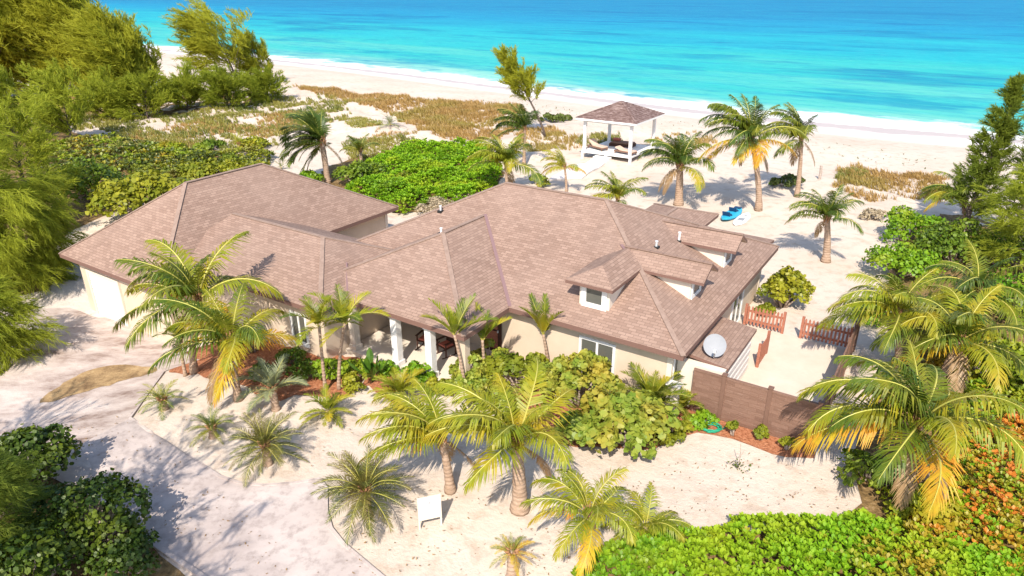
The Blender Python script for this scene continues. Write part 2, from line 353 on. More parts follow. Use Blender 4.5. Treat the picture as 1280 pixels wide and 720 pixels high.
# ---------------------------------------------------------------- ground, sheets, sea
def axis(parts):
    out = []
    for a, b, st in parts: out += list(np.arange(a, b, st))
    return np.array(out)
gx = axis([(-1500, -300, 150), (-300, -70, 8), (-70, -30, 1.2), (-30, 30, .5), (30, 60, 1.2), (60, 200, 8), (200, 1501, 150)])
gy = axis([(-60, 4, 6), (4, 60, .5), (60, 130, 1), (130, 240, 3), (240, 500, 20), (500, 2101, 200)])
X, Y = np.meshgrid(gx, gy); Z = hgt(X, Y)
Z = np.where(shore(X, Y) < -70, np.minimum(Z, -5.0), Z)
nx, ny = len(gx), len(gy)
idx = np.arange(nx * ny).reshape(ny, nx)
me = bpy.data.meshes.new('ground'); me.from_pydata(np.stack([X, Y, Z], -1).reshape(-1, 3).tolist(), [], np.stack([idx[:-1, :-1], idx[:-1, 1:], idx[1:, 1:], idx[1:, :-1]], -1).reshape(-1, 4).tolist())
me.materials.append(M['sand']); me.polygons.foreach_set('use_smooth', [True] * len(me.polygons))
tag(link('ground', me), kind='structure')
sx = axis([(-5000, -400, 400), (-400, -150, 12), (-150, 150, 4), (150, 400, 12), (400, 5001, 400)])
sy = axis([(-3000, 40, 300), (40, 240, 4), (240, 700, 12), (700, 6001, 300)])
X, Y = np.meshgrid(sx, sy); nx, ny = len(sx), len(sy); idx = np.arange(nx * ny).reshape(ny, nx); D = -shore(X, Y)
fq = np.stack([idx[:-1, :-1], idx[:-1, 1:], idx[1:, 1:], idx[1:, :-1]], -1).reshape(-1, 4); dd = D.reshape(-1)
fq = fq[(dd[fq].max(1) > -12)]
me = bpy.data.meshes.new('sea'); me.from_pydata(np.stack([X, Y, np.full_like(X, SEA_Z + .0)], -1).reshape(-1, 3).tolist(), [], fq.tolist())
a = me.attributes.new('offshore', 'FLOAT', 'POINT'); a.data.foreach_set('value', dd.astype(np.float32))
me.materials.append(M['sea']); tag(link('sea', me), kind='structure')

def inside(px, py, poly):
    r = np.zeros(np.shape(px), bool); j = len(poly) - 1
    for i in range(len(poly)):
        xi, yi = poly[i]; xj, yj = poly[j]
        c_ = ((yi > py) != (yj > py)) & (px < (xj - xi) * (py - yi) / (yj - yi + 1e-12) + xi)
        r ^= c_; j = i
    return r
def jagged(poly, amp, step=.5, seed=0):
    rng = np.random.default_rng(seed); out = []
    for i in range(len(poly)):
        a = np.array(poly[i]); b = np.array(poly[(i + 1) % len(poly)]); n = max(1, int(np.linalg.norm(b - a) / step))
        for k in range(n): out.append(tuple(a + (b - a) * k / n + rng.normal(0, amp, 2)))
    return out
def smoothp(poly, it=2):
    for _ in range(it):
        q = []
        for i in range(len(poly)):
            a = np.array(poly[i]); b = np.array(poly[(i + 1) % len(poly)]); q += [tuple(a * .75 + b * .25), tuple(a * .25 + b * .75)]
        poly = q
    return poly
def sheet(name, poly, dz, mt, step=.5):
    xs = [p[0] for p in poly]; ys = [p[1] for p in poly]
    a, b = np.meshgrid(np.arange(min(xs), max(xs), step), np.arange(min(ys), max(ys), step)); a = a.ravel(); b = b.ravel()
    k = inside(a, b, poly); pts = [Vector(p) for p in poly] + [Vector((x, y)) for x, y in zip(a[k], b[k])]
    v, e, f, *_ = delaunay_2d_cdt(pts, [], [list(range(len(poly)))], 1, 1e-4)
    z = hgt([p.x for p in v], [p.y for p in v])
    me = bpy.data.meshes.new(name); me.from_pydata([(p.x, p.y, zz + dz) for p, zz in zip(v, z)], [], f); me.materials.append(M[mt])
    me.polygons.foreach_set('use_smooth', [True] * len(me.polygons))
    return tag(link(name, me), kind='structure')
def GP(l): return [tuple(G(u, v)[:2]) for u, v in l]
def LP(l): return [wor(x, y) for x, y in l]

# driveway, beds, patio, dirt
drive_px = [(-60, 470), (0, 455), (60, 415), (98, 392), (112, 395), (150, 403), (205, 425), (250, 450), (205, 466), (163, 524)]
sheet('sandy_drive', jagged(GP([(-80, 420), (30, 385), (98, 386)] + drive_px[4:-1] + [(163, 524), (215, 562), (150, 640), (-60, 560)]), .06, .5, 1), .03, 'rough_drive')
slab = [(163, 524), (275, 597)] + [(300, 605), (330, 608), (370, 605), (400, 600), (408, 612), (408, 640), (414, 662), (430, 682), (475, 720), (560, 790), (330, 790), (252, 722), (185, 677), (120, 600), (95, 560)]
sheet('driveway', GP(slab), .05, 'concrete')
mb = MB()                                  # the dark joint and low kerb along the drive's edges
kp = [G(u, v) for u, v in ((205, 466), (163, 524))]
for a, b in zip(kp[:-1], kp[1:]): mb.beam(a + Vector((0, 0, .05)), b + Vector((0, 0, .05)), .07, .06)
kp = [G(u, v) for u, v in ((163, 524), (275, 597), (300, 605), (330, 608), (370, 605), (400, 600), (408, 612), (408, 640), (414, 662), (430, 682), (475, 720), (560, 790))]
for a, b in zip(kp[:-1], kp[1:]): mb.beam(a + Vector((0, 0, .035)), b + Vector((0, 0, .035)), .10, .07)
kp = [G(u, v) for u, v in ((185, 677), (252, 722), (330, 790))]
for a, b in zip(kp[:-1], kp[1:]): mb.beam(a + Vector((0, 0, .04)), b + Vector((0, 0, .04)), .14, .12)
tag(mb.build('kerb', 'concrete'), kind='structure')
sheet('debris_patch', jagged(smoothp(GP([(46, 503), (75, 482), (105, 465), (140, 456), (190, 458), (200, 466), (165, 474), (120, 487), (85, 496), (60, 505)]), 2), .05, .3, 2), .045, 'debris', .4)
sheet('mulch_bed', jagged(smoothp(GP([(200, 462), (240, 470), (300, 480), (335, 505), (380, 492), (430, 505), (455, 480), (475, 492), (495, 512), (505, 490), (500, 465), (470, 450), (380, 440), (300, 420), (230, 440)]), 1), .07, .4, 3), .025, 'mulch', .4)
sheet('mulch_bed', jagged(smoothp(GP([(775, 560), (815, 565), (850, 548), (880, 542), (935, 556), (975, 570), (1008, 573), (1022, 562), (960, 545), (905, 526), (850, 500), (780, 500), (720, 480), (640, 470), (640, 520), (700, 560)]), 1), .07, .4, 4), .025, 'mulch', .4)
sheet('patio', LP([(-6.3, 21.2), (-2.1, 21.2), (-2.1, 29.1), (-6.3, 29.1)]), .03, 'patio')
sheet('soil_patch', jagged(smoothp(GP([(1075, 545), (1060, 590), (1085, 640), (1000, 660), (880, 662), (800, 668), (735, 690), (720, 790), (1400, 900), (1500, 420), (1300, 300), (1190, 260), (1130, 290), (1105, 340), (1130, 420), (1100, 480)]), 1), .1, .6, 5), .02, 'soil', .8)
sheet('soil_patch', jagged(smoothp(GP([(-200, 350), (70, 385), (60, 300), (150, 262), (250, 240), (330, 215), (260, 180), (120, 178), (60, 150), (-200, 150)]), 1), .12, .8, 6), .02, 'soil', 1)
sheet('soil_patch', jagged(smoothp(GP([(-200, 520), (20, 500), (90, 560), (190, 690), (235, 725), (300, 800), (-200, 900)]), 1), .1, .6, 7), .02, 'soil', .8)
sheet('soil_patch', jagged(smoothp(GP([(-60, 108), (60, 118), (130, 122), (210, 112), (300, 112), (350, 112), (360, 125), (250, 140), (150, 150), (100, 140), (-60, 150)]), 1), .3, 1.5, 8), .02, 'soil', 2)
sheet('soil_patch', jagged(smoothp(GP([(390, 215), (470, 190), (560, 183), (610, 190), (640, 225), (560, 262), (480, 268), (410, 245)]), 1), .1, .6, 9), .02, 'soil', .8)
sheet('dirt_track', jagged(smoothp(GP([(5, 120), (60, 117), (130, 116), (128, 126), (80, 136), (10, 133)]), 2), .1, 1, 10), .05, 'redsoil', 1.5)

# ---------------------------------------------------------------- the villa (built in house axes: x along the front, y towards the sea)
HO = (-16.0, 22.0, 0.0)
house = root('beach_house', 'sprawling single storey beach villa with brown shingle hip roofs and cream stucco walls', 'house', (*wor(HO[0], HO[1]), 0), HA)
def hb(mb, name, mats, parent=None, **k): return mb.shift(HO).build(name, mats, parent or house, **k)
def rface(mb, pts, mi=0):
    """a roof plane, with shingle coordinates along its eave and up its slope"""
    p = [Vector(q) for q in pts]; n = Vector((0, 0, 0))
    for i in range(len(p)): n += p[i].cross(p[(i + 1) % len(p)])
    n.normalize()
    if n.z < 0: n = -n; p = p[::-1]
    h = Vector((-n.y, n.x, 0)); h = h.normalized() if h.length > 1e-4 else Vector((1, 0, 0)); u = n.cross(h)
    mb.face(p, mi, [(q.dot(h), q.dot(u)) for q in p])
def cap(mb, a, b, mi=1, w=.22):
    a = Vector(a); b = Vector(b); mb.beam(a + Vector((0, 0, .012)), b + Vector((0, 0, .012)), w, .035, mi)
def hip(name, x0, x1, y0, y1, z, ra, rb, th=.2, caps=(1, 1, 1, 1, 1), gable=(0, 0), parent=None, capw=.18, along='y'):
    """hip roof as one closed mesh; ra/rb = ridge ends; along = direction of the ridge"""
    mb = MB(); a, b, c_, d = (x0, y0, z), (x1, y0, z), (x1, y1, z), (x0, y1, z)
    if along == 'y': fs = [(a, b, ra), (b, c_, rb, ra), (c_, d, rb), (d, a, ra, rb)]; hips = [(a, ra), (b, ra), (c_, rb), (d, rb), (ra, rb)]
    else: fs = [(a, b, rb, ra), (b, c_, rb), (c_, d, ra, rb), (d, a, ra)]; hips = [(a, ra), (b, rb), (c_, rb), (d, ra), (ra, rb)]
    for f in fs: rface(mb, f)
    lo = [(p[0], p[1], z - th) for p in (a, b, c_, d)]; up = [a, b, c_, d]
    for i in range(4): mb.face([lo[i], lo[(i + 1) % 4], up[(i + 1) % 4], up[i]], 2)
    mb.face(lo[::-1], 3)
    for k, (p, q) in zip(caps, hips):
        if k: cap(mb, p, q, 1, capw)
    return hb(mb, name, ['shingle', 'cap', 'fascia', 'soffit'], parent)
ZE = 2.6
roof_main = hip('roof', -24.0, -6.3, 20.2, 33.2, ZE, (-17.9, 26.75, 5.5), (-12.6, 26.75, 5.5), along='x')
roof_porch = hip('roof', -21.9, -13.4, 17.25, 26.0, ZE, (-17.65, 21.5, 4.5), (-17.65, 24.6, 4.5), caps=(1, 1, 0, 0, 1), along='y')
roof_link = hip('roof', -29.8, -19.3, 15.85, 22.8, ZE, (-29.0, 19.3, 4.0), (-22.7, 19.3, 4.0), caps=(0, 1, 1, 0, 1), along='x')
roof_garage = hip('roof', -36.0, -27.4, 14.1, 29.3, 2.1, (-31.75, 18.8, 5.25), (-31.8, 23.4, 5.3), along='y')
roof_back = hip('roof', -14.2, -10.4, 31.0, 36.8, ZE - .02, (-12.3, 32.0, 3.05), (-12.3, 35.2, 3.05), th=.16, caps=(0, 0, 1, 1, 1), along='y')
mb = MB(); rface(mb, [(-9.6, 32.2, 2.95), (-6.8, 32.2, 2.75), (-6.75, 34.2, 2.55), (-9.6, 34.2, 2.6)])
for p, q in (((-6.8, 32.2, 2.75), (-6.75, 34.2, 2.55)), ((-6.75, 34.2, 2.55), (-9.6, 34.2, 2.6))): mb.face([p, q, (q[0], q[1], q[2] - .14), (p[0], p[1], p[2] - .14)], 2)
mb.face([(-9.6, 32.2, 2.81), (-9.6, 34.2, 2.46), (-6.75, 34.2, 2.41), (-6.8, 32.2, 2.61)], 3)
hb(mb, 'roof', ['shingle', 'cap', 'fascia', 'soffit'])
# flashing strips in the two big valleys
for p_, q_, w_ in (((-13.4, 20.25, 2.63), (-17.6, 24.55, 4.55), .14), ((-19.3, 17.3, 2.64), (-20.9, 18.9, 3.3), .07)):
    mb = MB(); mb.beam(p_, q_, w_, .03); hb(mb, 'valley_flashing', 'flash')
def vent(x, y, z, h, m1):
    mb = MB(); mb.tube([(x, y, z - .1), (x, y, z + h)], .05, 8, 0); mb.box(x - .12, x + .12, y - .12, y + .12, z - .08, z + .03, 1); mb.tube([(x, y, z + h), (x, y, z + h + .05)], .07, 8, 0)
    hb(mb, 'vent_pipe', [m1, 'black'])
vent(-9.35, 27.5, 4.0, .34, 'white'); vent(-9.7, 25.75, 4.17, .22, 'metal'); vent(-19.95, 24.2, 4.4, .22, 'metal'); vent(-18.4, 22.3, 4.12, .2, 'white')

# walls
def walls(name, x0, x1, y0, y1, z0, z1, mt='wall'):
    mb = MB(); mb.box(x0, x1, y0, y1, z0, z1); return hb(mb, name, mt)
walls('wall', -23.4, -6.85, 20.7, 32.7, -.8, 2.45)
walls('wall', -29.0, -19.85, 16.4, 22.3, -1.2, 2.44)
walls('wall', -35.5, -27.95, 14.65, 28.8, -1.8, 1.95)
walls('wall', -13.7, -10.9, 32.6, 36.2, -.5, 2.44)
walls('wall', -9.3, -7.4, 32.6, 33.6, -.5, 2.45, 'wallc')
# white plinth and corner boards
for b_ in ((-7.0, -6.815, 20.665, 20.86, -.3, 2.44), (-28.13, -27.915, 28.62, 28.835, -.3, 1.94), (-7.05, -6.82, 32.5, 32.73, -.3, 2.44)):
    mb = MB(); mb.box(*b_); hb(mb, 'corner_board', 'wallc')
mb = MB(); mb.box(-6.83, -6.4, 20.4, 20.66, -.2, 1.2); mb.box(-6.88, -6.35, 20.35, 20.68, 1.2, 1.28, 1); hb(mb, 'corner_pier', ['wallc', 'white'])
# porch: floor, step, columns, door
mb = MB(); mb.box(-19.8, -13.2, 17.35, 20.68, -.5, .14); mb.box(-16.6, -14.2, 16.75, 17.34, -.5, .0); hb(mb, 'porch_floor', 'wallc')
def column(x, y, mt='white'):
    mb = MB(); mb.box(x - .15, x + .15, y - .15, y + .15, .14, 2.42); mb.box(x - .2, x + .2, y - .2, y + .2, .141, .36); mb.box(x - .19, x + .19, y - .19, y + .19, 2.26, 2.421); hb(mb, 'column', mt)
column(-17.05, 17.6); column(-15.3, 17.6); column(-13.75, 17.7, 'wall'); column(-19.45, 17.62, 'wallc')
def window(x0, x1, z0, z1, face, pos, sash=2, tr=.11, parent=None, dep=.06, sill=True):
    """face 'f' = front wall (towards -y) at y=pos, 'r' = right wall (towards +x) at x=pos"""
    def bx(mb, a0, a1, d0, d1, c0, c1, mi=0):
        if face == 'f': mb.box(a0, a1, pos - d1, pos - d0, c0, c1, mi)
        else: mb.box(pos + d0, pos + d1, a0, a1, c0, c1, mi)
    mb = MB(); bx(mb, x0 - tr, x0, 0, dep, z0 - tr, z1 + tr); bx(mb, x1, x1 + tr, 0, dep, z0 - tr, z1 + tr)
    bx(mb, x0, x1, 0, dep, z1, z1 + tr); bx(mb, x0, x1, 0, dep, z0 - tr, z0)
    if sill: bx(mb, x0 - tr - .04, x1 + tr + .04, 0, dep + .05, z0 - tr - .06, z0 - tr)
    for i in range(1, sash):
        xm = x0 + (x1 - x0) * i / sash; bx(mb, xm - .045, xm + .045, 0, dep - .012, z0, z1)
    wdw = hb(mb, 'window', 'white', parent)
    mb = MB(); bx(mb, x0, x1, .004, .02, z0, z1); hb(mb, 'pane', 'glass', wdw); return wdw
window(-10.4, -9.1, .45, 1.9, 'f', 20.7); window(-21.75, -20.95, .5, 1.7, 'f', 16.4)
window(20.95, 21.7, .95, 2.2, 'r', -6.85, 1); window(24.85, 25.6, .95, 2.1, 'r', -6.85); 
d = window(28.1, 29.5, .05, 2.1, 'r', -6.85, 2, .12, None, .07, False); d.name = 'patio_door'
# front door in the shade of the porch
mb = MB(); mb.box(-15.1, -14.1, 20.62, 20.698, .14, 2.2); mb.box(-14.95, -14.25, 20.6, 20.619, .3, 1.1, 1); mb.box(-14.95, -14.25, 20.6, 20.619, 1.2, 2.05, 1); dr = hb(mb, 'front_door', ['darkwood', 'picket'])
mb = MB(); mb.tube([(-14.2, 20.55, 1.1), (-14.2, 20.55, 1.2)], .03); hb(mb, 'handle', 'metal', dr)
# garage door, sectional
mb = MB()
gz0, gz1 = -1.35, 1.25
for i in range(6):
    a_ = gz0 + (gz1 - gz0) * i / 6; b_ = gz0 + (gz1 - gz0) * (i + 1) / 6; mb.box(-34.6, -32.0, 14.59, 14.64, a_ + .022, b_ - .022)
mb.box(-34.6, -32.0, 14.61, 14.645, gz0, gz1, 1); gd = hb(mb, 'garage_door', ['white', 'offwhite'])
mb = MB(); mb.box(-34.76, -34.6, 14.55, 14.648, gz0 - .1, gz1 + .14); mb.box(-32.0, -31.84, 14.55, 14.648, gz0 - .1, gz1 + .14); mb.box(-34.6, -32.0, 14.55, 14.648, gz1, gz1 + .14); hb(mb, 'door_frame', 'wallc', gd)
# dormers
def gable_roof(parent, x0, x1, y0, y1, ze, zr, th=.12):
    mb = MB(); ym = (y0 + y1) / 2
    rface(mb, [(x0, y0, ze), (x1, y0, ze), (x1, ym, zr), (x0, ym, zr)]); rface(mb, [(x0, ym, zr), (x1, ym, zr), (x1, y1, ze), (x0, y1, ze)])
    for a, b in (((x0, y0, ze), (x1, y0, ze)), ((x1, y0, ze), (x1, ym, zr)), ((x1, ym, zr), (x1, y1, ze)), ((x1, y1, ze), (x0, y1, ze))):
        mb.face([a, b, (b[0], b[1], b[2] - th), (a[0], a[1], a[2] - th)], 2)
    mb.face([(x0, y0, ze - th), (x0, ym, zr - th), (x1, ym, zr - th), (x1, y0, ze - th)], 3); mb.face([(x0, ym, zr - th), (x0, y1, ze - th), (x1, y1, ze - th), (x1, ym, zr - th)], 3)
    mb.beam((x0 + .3, ym, zr + .012), (x1, ym, zr + .012), .2, .03, 1)
    mb.beam((x0 + .1, ym, zr + .02), (x0 + 1.35, y0 + .03, ze + .02), .12, .03, 4)
    return hb(mb, 'dormer_roof', ['shingle', 'shingle', 'fascia', 'soffit', 'flash'], parent)
for ym in (24.3, 28.3):
    y0, y1 = ym - .6, ym + .6; mb = MB()
    mb.box(-10.2, -7.4, y0, y1, 2.6, 3.93); mb.face([(-7.4, y0, 3.93), (-7.4, y1, 3.93), (-7.4, ym, 4.3)])
    dm = hb(mb, 'dormer', 'wallc')
    gable_roof(dm, -10.75, -6.85, ym - .85, ym + .85, 4.0, 4.5)
    window(y0 + .22, y1 - .22, 3.22, 3.82, 'r', -7.395, 1, .16, dm, .05, False)
mb = MB(); mb.box(-10.85, -9.6, 21.2, 24.2, 2.6, 3.95); dm = hb(mb, 'dormer', 'wallc')
mb = MB(); z = 4.05; a, b, c_, d = (-11.3, 20.85, z), (-9.35, 20.85, z), (-9.35, 23.5, z), (-11.3, 23.9, z); r0, r1 = (-10.3, 21.9, 4.5), (-10.3, 24.35, 4.5)
rface(mb, [a, b, r0]); rface(mb, [b, c_, (-9.6, 23.75, 4.2), r1, r0]) if False else rface(mb, [b, c_, r1, r0]); rface(mb, [d, a, r0, r1])
for p, q in ((a, b), (b, c_), (d, a)): mb.face([p, q, (q[0], q[1], z - .13), (p[0], p[1], z - .13)], 2)
mb.face([(p[0], p[1], z - .13) for p in (d, c_, b, a)], 3)
hb(mb, 'dormer_roof', ['shingle', 'shingle', 'fascia', 'soffit'], dm)
window(-10.55, -9.9, 3.2, 3.78, 'f', 21.195, 1, .2, dm, .06, False)
# lean-to over the equipment yard, right side
mb = MB(); rface(mb, [(-6.86, 21.62, 2.0), (-5.1, 21.62, 1.8), (-5.1, 25.3, 1.8), (-6.86, 25.3, 2.0)])
for p, q in (((-6.86, 21.62, 2.0), (-5.1, 21.62, 1.8)), ((-5.1, 21.62, 1.8), (-5.1, 25.3, 1.8)), ((-5.1, 25.3, 1.8), (-6.86, 25.3, 2.0))): mb.face([p, q, (q[0], q[1], q[2] - .12), (p[0], p[1], p[2] - .12)], 2)
mb.face([(-6.86, 25.3, 1.88), (-5.1, 25.3, 1.68), (-5.1, 21.62, 1.68), (-6.86, 21.62, 1.88)], 3)
hb(mb, 'lean_to_roof', ['shingle', 'cap', 'fascia', 'soffit'])
for b_ in ((-6.84, -5.15, 21.3, 21.6, -.2, 1.78), (-6.84, -5.3, 25.02, 25.16, -.2, 1.66)):
    mb = MB(); mb.box(*b_); hb(mb, 'lean_to_wall', 'wallc')
mb = MB()
for i in range(5): mb.box(-5.24, -5.19, 22.0, 25.1, .1 + i * .33, .30 + i * .33)
for yy in (22.05, 23.5, 25.0): mb.box(-5.30, -5.241, yy - .06, yy + .06, -.1, 1.66)
hb(mb, 'slat_screen', 'offwhite')

# satellite dish on the lean-to roof
dr_ = root('satellite_dish', 'round grey satellite dish mounted on the low brown lean-to roof', 'satellite dish', (*wor(-5.8, 22.2), 1.88), HA)
mb = MB(); axd = Vector((.25, -.78, .58)).normalized(); ux = axd.cross(Vector((0, 0, 1))).normalized(); uy = ux.cross(axd); cc = Vector((0, -.1, .42)); rr = 6; nn = 28
prev = None
for side in (0, 1):
    for i in range(rr):
        for j in range(nn):
            q = []
            for (ii, jj) in ((i, j), (i + 1, j), (i + 1, j + 1), (i, j + 1)):
                r_ = .40 * ii / rr; an = 2 * math.pi * jj / nn; q.append(cc + ux * r_ * math.cos(an) + uy * r_ * 1.05 * math.sin(an) + axd * (r_ * r_ * .45 - side * .025))
            if i == 0: q = [q[0], q[1], q[2]]
            mb.face(q if side == 0 else q[::-1])
for j in range(nn):
    q = []
    for jj, s_ in ((j, 0), (j + 1, 0), (j + 1, 1), (j, 1)):
        an = 2 * math.pi * jj / nn; q.append(cc + ux * .40 * math.cos(an) + uy * .42 * math.sin(an) + axd * (.40 * .40 * .45 - s_ * .025))
    mb.face(q)
mb.build('reflector', 'dish', dr_, True)
mb = MB(); mb.tube([(0, .12, 0), (0, .08, .28), cc - axd * .05], .035, 8); mb.box(-.14, .14, -.02, .26, -.06, .03); mb.build('mount', 'black', dr_)
mb = MB(); lo_ = cc - uy * .44 + axd * .08; fe = cc - uy * .28 + axd * .55; mb.tube([cc - uy * .40 - axd * .03, lo_, fe], .018, 6); mb.box(fe.x - .05, fe.x + .05, fe.y - .05, fe.y + .05, fe.z - .05, fe.z + .06); mb.build('feed_arm', 'metal', dr_)

# porch chairs: dark slatted rockers with red seat cushions
def porch_chair(lx, ly, rz, label):
    r = root('porch_chair', label, 'chair', (*wor(lx, ly), .14), HA + rz, 'rocking chairs on the porch')
    mb = MB(); mb.box(-.27, .27, -.26, .26, .38, .43); mb.build('seat', 'darkwood', r)
    mb = MB(); mb.box(-.24, .24, -.24, .2, .431, .51); mb.build('cushion', 'redcushion', r, bevel=.03)
    mb = MB()
    for i in range(6): x = -.23 + i * .092; mb.beam((x, .24, .42), (x, .42, 1.22), .06, .025)
    mb.beam((-.3, .42, 1.2), (.3, .42, 1.2), .05, .08); mb.build('backrest', 'darkwood', r)
    for s_ in (-1, 1):
        mb = MB(); mb.beam((s_ * .3, -.3, .64), (s_ * .3, .32, .66), .09, .03); mb.build('armrest', 'darkwood', r)
        for yy in (-.25, .24):
            mb = MB(); mb.beam((s_ * .28, yy, .05), (s_ * .28, yy, .64), .045, .045); mb.build('leg', 'darkwood', r)
        mb = MB(); mb.tube([(s_ * .28, y_, .02 + .16 * (y_ ** 2)) for y_ in np.linspace(-.45, .6, 9)], .024, 6); mb.build('rocker', 'darkwood', r)
porch_chair(-17.0, 19.3, .15, 'dark rocking chair with red cushion between the two white porch columns')
porch_chair(-15.95, 19.35, -.25, 'dark rocking chair half hidden behind the right white porch column')

# ---------------------------------------------------------------- fences
def hgt1(x, y): return float(hgt(x, y))
fr = root('privacy_fence', 'tall brown stone-look panel fence closing the front of the patio', 'fence', (*wor(-4.2, 21.1), 0), HA)
FO = (-4.2, 21.1, 0); px_ = [-6.2, -5.05, -3.5, -1.92]
for a, b in zip(px_[:-1], px_[1:]):
    mb = MB(); mb.box(a + .065, b - .065, 21.06, 21.12, .03, 1.70); mb.box(a + .065, b - .065, 21.04, 21.14, 1.701, 1.76); mb.shift(FO).build('panel', 'fence', fr)
for a in px_[1:]:
    mb = MB(); mb.box(a - .065, a + .065, 21.025, 21.155, -.1, 1.82); mb.box(a - .085, a + .085, 21.005, 21.175, 1.82, 1.87); mb.shift(FO).build('post', 'fencepost', fr)
fr = root('privacy_fence', 'weathered brown side fence running back behind the big yellow palm', 'fence', (*wor(-1.9, 25), 0), HA)
FO = (-1.9, 25, 0); py_ = [21.25, 23.0, 24.75, 26.5, 28.2, 29.2]
for a, b in zip(py_[:-1], py_[1:]):
    mb = MB(); mb.box(-1.93, -1.87, a + .065, b - .065, .03, 1.66); mb.shift(FO).build('panel', 'fence', fr)
for a in py_[1:]:
    mb = MB(); mb.box(-1.965, -1.835, a - .065, a + .065, -.1, 1.8); mb.shift(FO).build('post', 'fencepost', fr)
def picket(name, x0, y0, x1, y1, label, h=.95):
    r = root(name, label, 'fence', (*wor((x0 + x1) / 2, (y0 + y1) / 2), .03), HA, 'low picket fences round the patio')
    o = ((x0 + x1) / 2, (y0 + y1) / 2, 0); d = Vector((x1 - x0, y1 - y0, 0)); ln = d.length; d.normalize(); nrm = Vector((-d.y, d.x, 0))
    P0 = Vector((x0, y0, 0)); n = int(ln / .155)
    mb = MB()
    for i in range(n):
        p = P0 + d * (.12 + i * (ln - .24) / max(1, n - 1)) + nrm * -.045; mb.beam(p + Vector((0, 0, .1)), p + Vector((0, 0, h)), .085, .022, 0, tuple(nrm))
        mb.beam(p + Vector((0, 0, h)), p + Vector((0, 0, h + .05)), .045, .022, 0, tuple(nrm))
    mb.shift(o).build('pickets', 'picket', r)
    for z in (.28, .74):
        mb = MB(); mb.beam(P0 + Vector((0, 0, z)), P0 + d * ln + Vector((0, 0, z)), .05, .09); mb.shift(o).build('rail', 'picket', r)
    for p in (P0, P0 + d * ln):
        mb = MB(); mb.beam(p + Vector((0, 0, -.1)), p + Vector((0, 0, h + .1)), .11, .11); mb.shift(o).build('post', 'picket', r)
picket('picket_fence', -6.45, 29.1, -4.8, 29.12, 'short red brown picket fence between the house wall and the gate gap')
picket('picket_fence', -4.02, 29.1, -2.1, 29.16, 'red brown picket fence running from the gate gap to the palms')
picket('picket_gate', -4.92, 25.55, -4.92, 26.9, 'red brown picket gate standing open at the end of the lean-to', .95)

# ---------------------------------------------------------------- sign, hose, small lamp, pole
f0, f1 = G(525, 663), G(552, 657); md = (f0 + f1) / 2; dv = (f1 - f0); az = math.atan2(dv.y, dv.x); wd = dv.length
r = root('yard_sign', 'small white property sign on two legs standing in the front sand', 'sign', md, az)
mb = MB(); mb.box(-wd / 2 - .02, wd / 2 + .02, -.02, .02, .34, 1.13); mb.build('board', 'wallc', r, bevel=.006)
mb = MB(); mb.box(-wd / 2 + .04, wd / 2 - .03, -.026, -.0205, .42, 1.08); mb.build('face_plate', 'plate', r)
mb = MB()
for k in range(7): an = k * 2 * math.pi / 7; mb.face([(0 + .0 * k, -.028, .93), (.06 * math.cos(an), -.028, .93 + .06 * math.sin(an)), (.06 * math.cos(an + .6), -.028, .93 + .06 * math.sin(an + .6))])
mb.build('emblem', 'ink', r)
mb = MB(); mb.box(-wd / 2 + .06, wd / 2 - .05, -.030, -.0265, .665, .672); mb.build('rule', 'dish', r)
for s_ in (-1, 1):
    mb = MB(); mb.box(s_ * wd / 2 - .025, s_ * wd / 2 + .025, .021, .07, -.1, 1.1); mb.build('leg', 'wallc', r)
p = G(888, 537); pts = []
for k in range(150): a_ = k * .21; rr_ = .24 + .05 * math.sin(k * .7) + .0004 * k; pts.append((rr_ * math.cos(a_) * 1.1, rr_ * math.sin(a_), .03 + k * .0007))
pts += [(.35, -.1, .03), (.55, .1, .03), (.7, .05, .03)]
mb = MB(); mb.tube(pts, .018, 6); o = mb.build('garden_hose', 'hose', None, True); o.location = p + Vector((0, 0, .03)); tag(o, 'coiled green garden hose lying at the edge of the bark bed', 'hose')
p = G(828, 522); r = root('garden_lamp', 'little white garden lamp among shrubs by the house corner', 'lamp', p)
mb = MB(); mb.tube([(0, 0, -.05), (0, 0, .3)], .03); mb.build('post', 'metal', r); mb = MB(); mb.tube([(0, 0, .28), (0, 0, .34), (0, 0, .5), (0, 0, .56)], [.06, .11, .12, .03], 8); mb.build('lamp_head', 'white', r)
p = G(1024, 224); mb = MB(); mb.tube([(0, 0, -.2), (.03, 0, .5), (-.02, .02, 1.05), (0, .04, 1.15)], [.12, .11, .10, .05], 7); o = mb.build('timber_post', 'driftwood'); o.location = p; tag(o, 'short weathered timber post standing in the dune sand', 'post')

# ---------------------------------------------------------------- gazebo, boardwalk, loungers, boats
gz = hgt1(*wor(-25.8, 56.9)); GO = (-25.8, 56.9, 0)
r = root('beach_gazebo', 'open white beach gazebo with brown pyramid shingle roof and raised deck', 'gazebo', (*wor(-25.8, 56.9), gz), HA)
x0, x1, y0, y1 = -28.1, -23.5, 54.3, 59.5
mb = MB(); mb.box(x0 - .1, x1 + .1, y0 - .1, y1 + .1, .26, .36)
for i in range(24): mb.box(x0 - .12, x1 + .12, y0 - .1 + i * .225, y0 + .1 + i * .225, .361, .385)
for xx in (x0, (x0 + x1) / 2, x1):
    for yy in (y0, (y0 + y1) / 2, y1): mb.box(xx - .1, xx + .1, yy - .1, yy + .1, -.6, .26)
mb.shift(GO).build('deck', 'white', r)
mb = MB(); mb.box(-26.7, -25.2, y0 - .75, y0 - .12, -.2, .18); mb.box(-26.7, -25.2, y0 - 1.2, y0 - .76, -.2, .05); mb.shift(GO).build('steps', 'white', r)
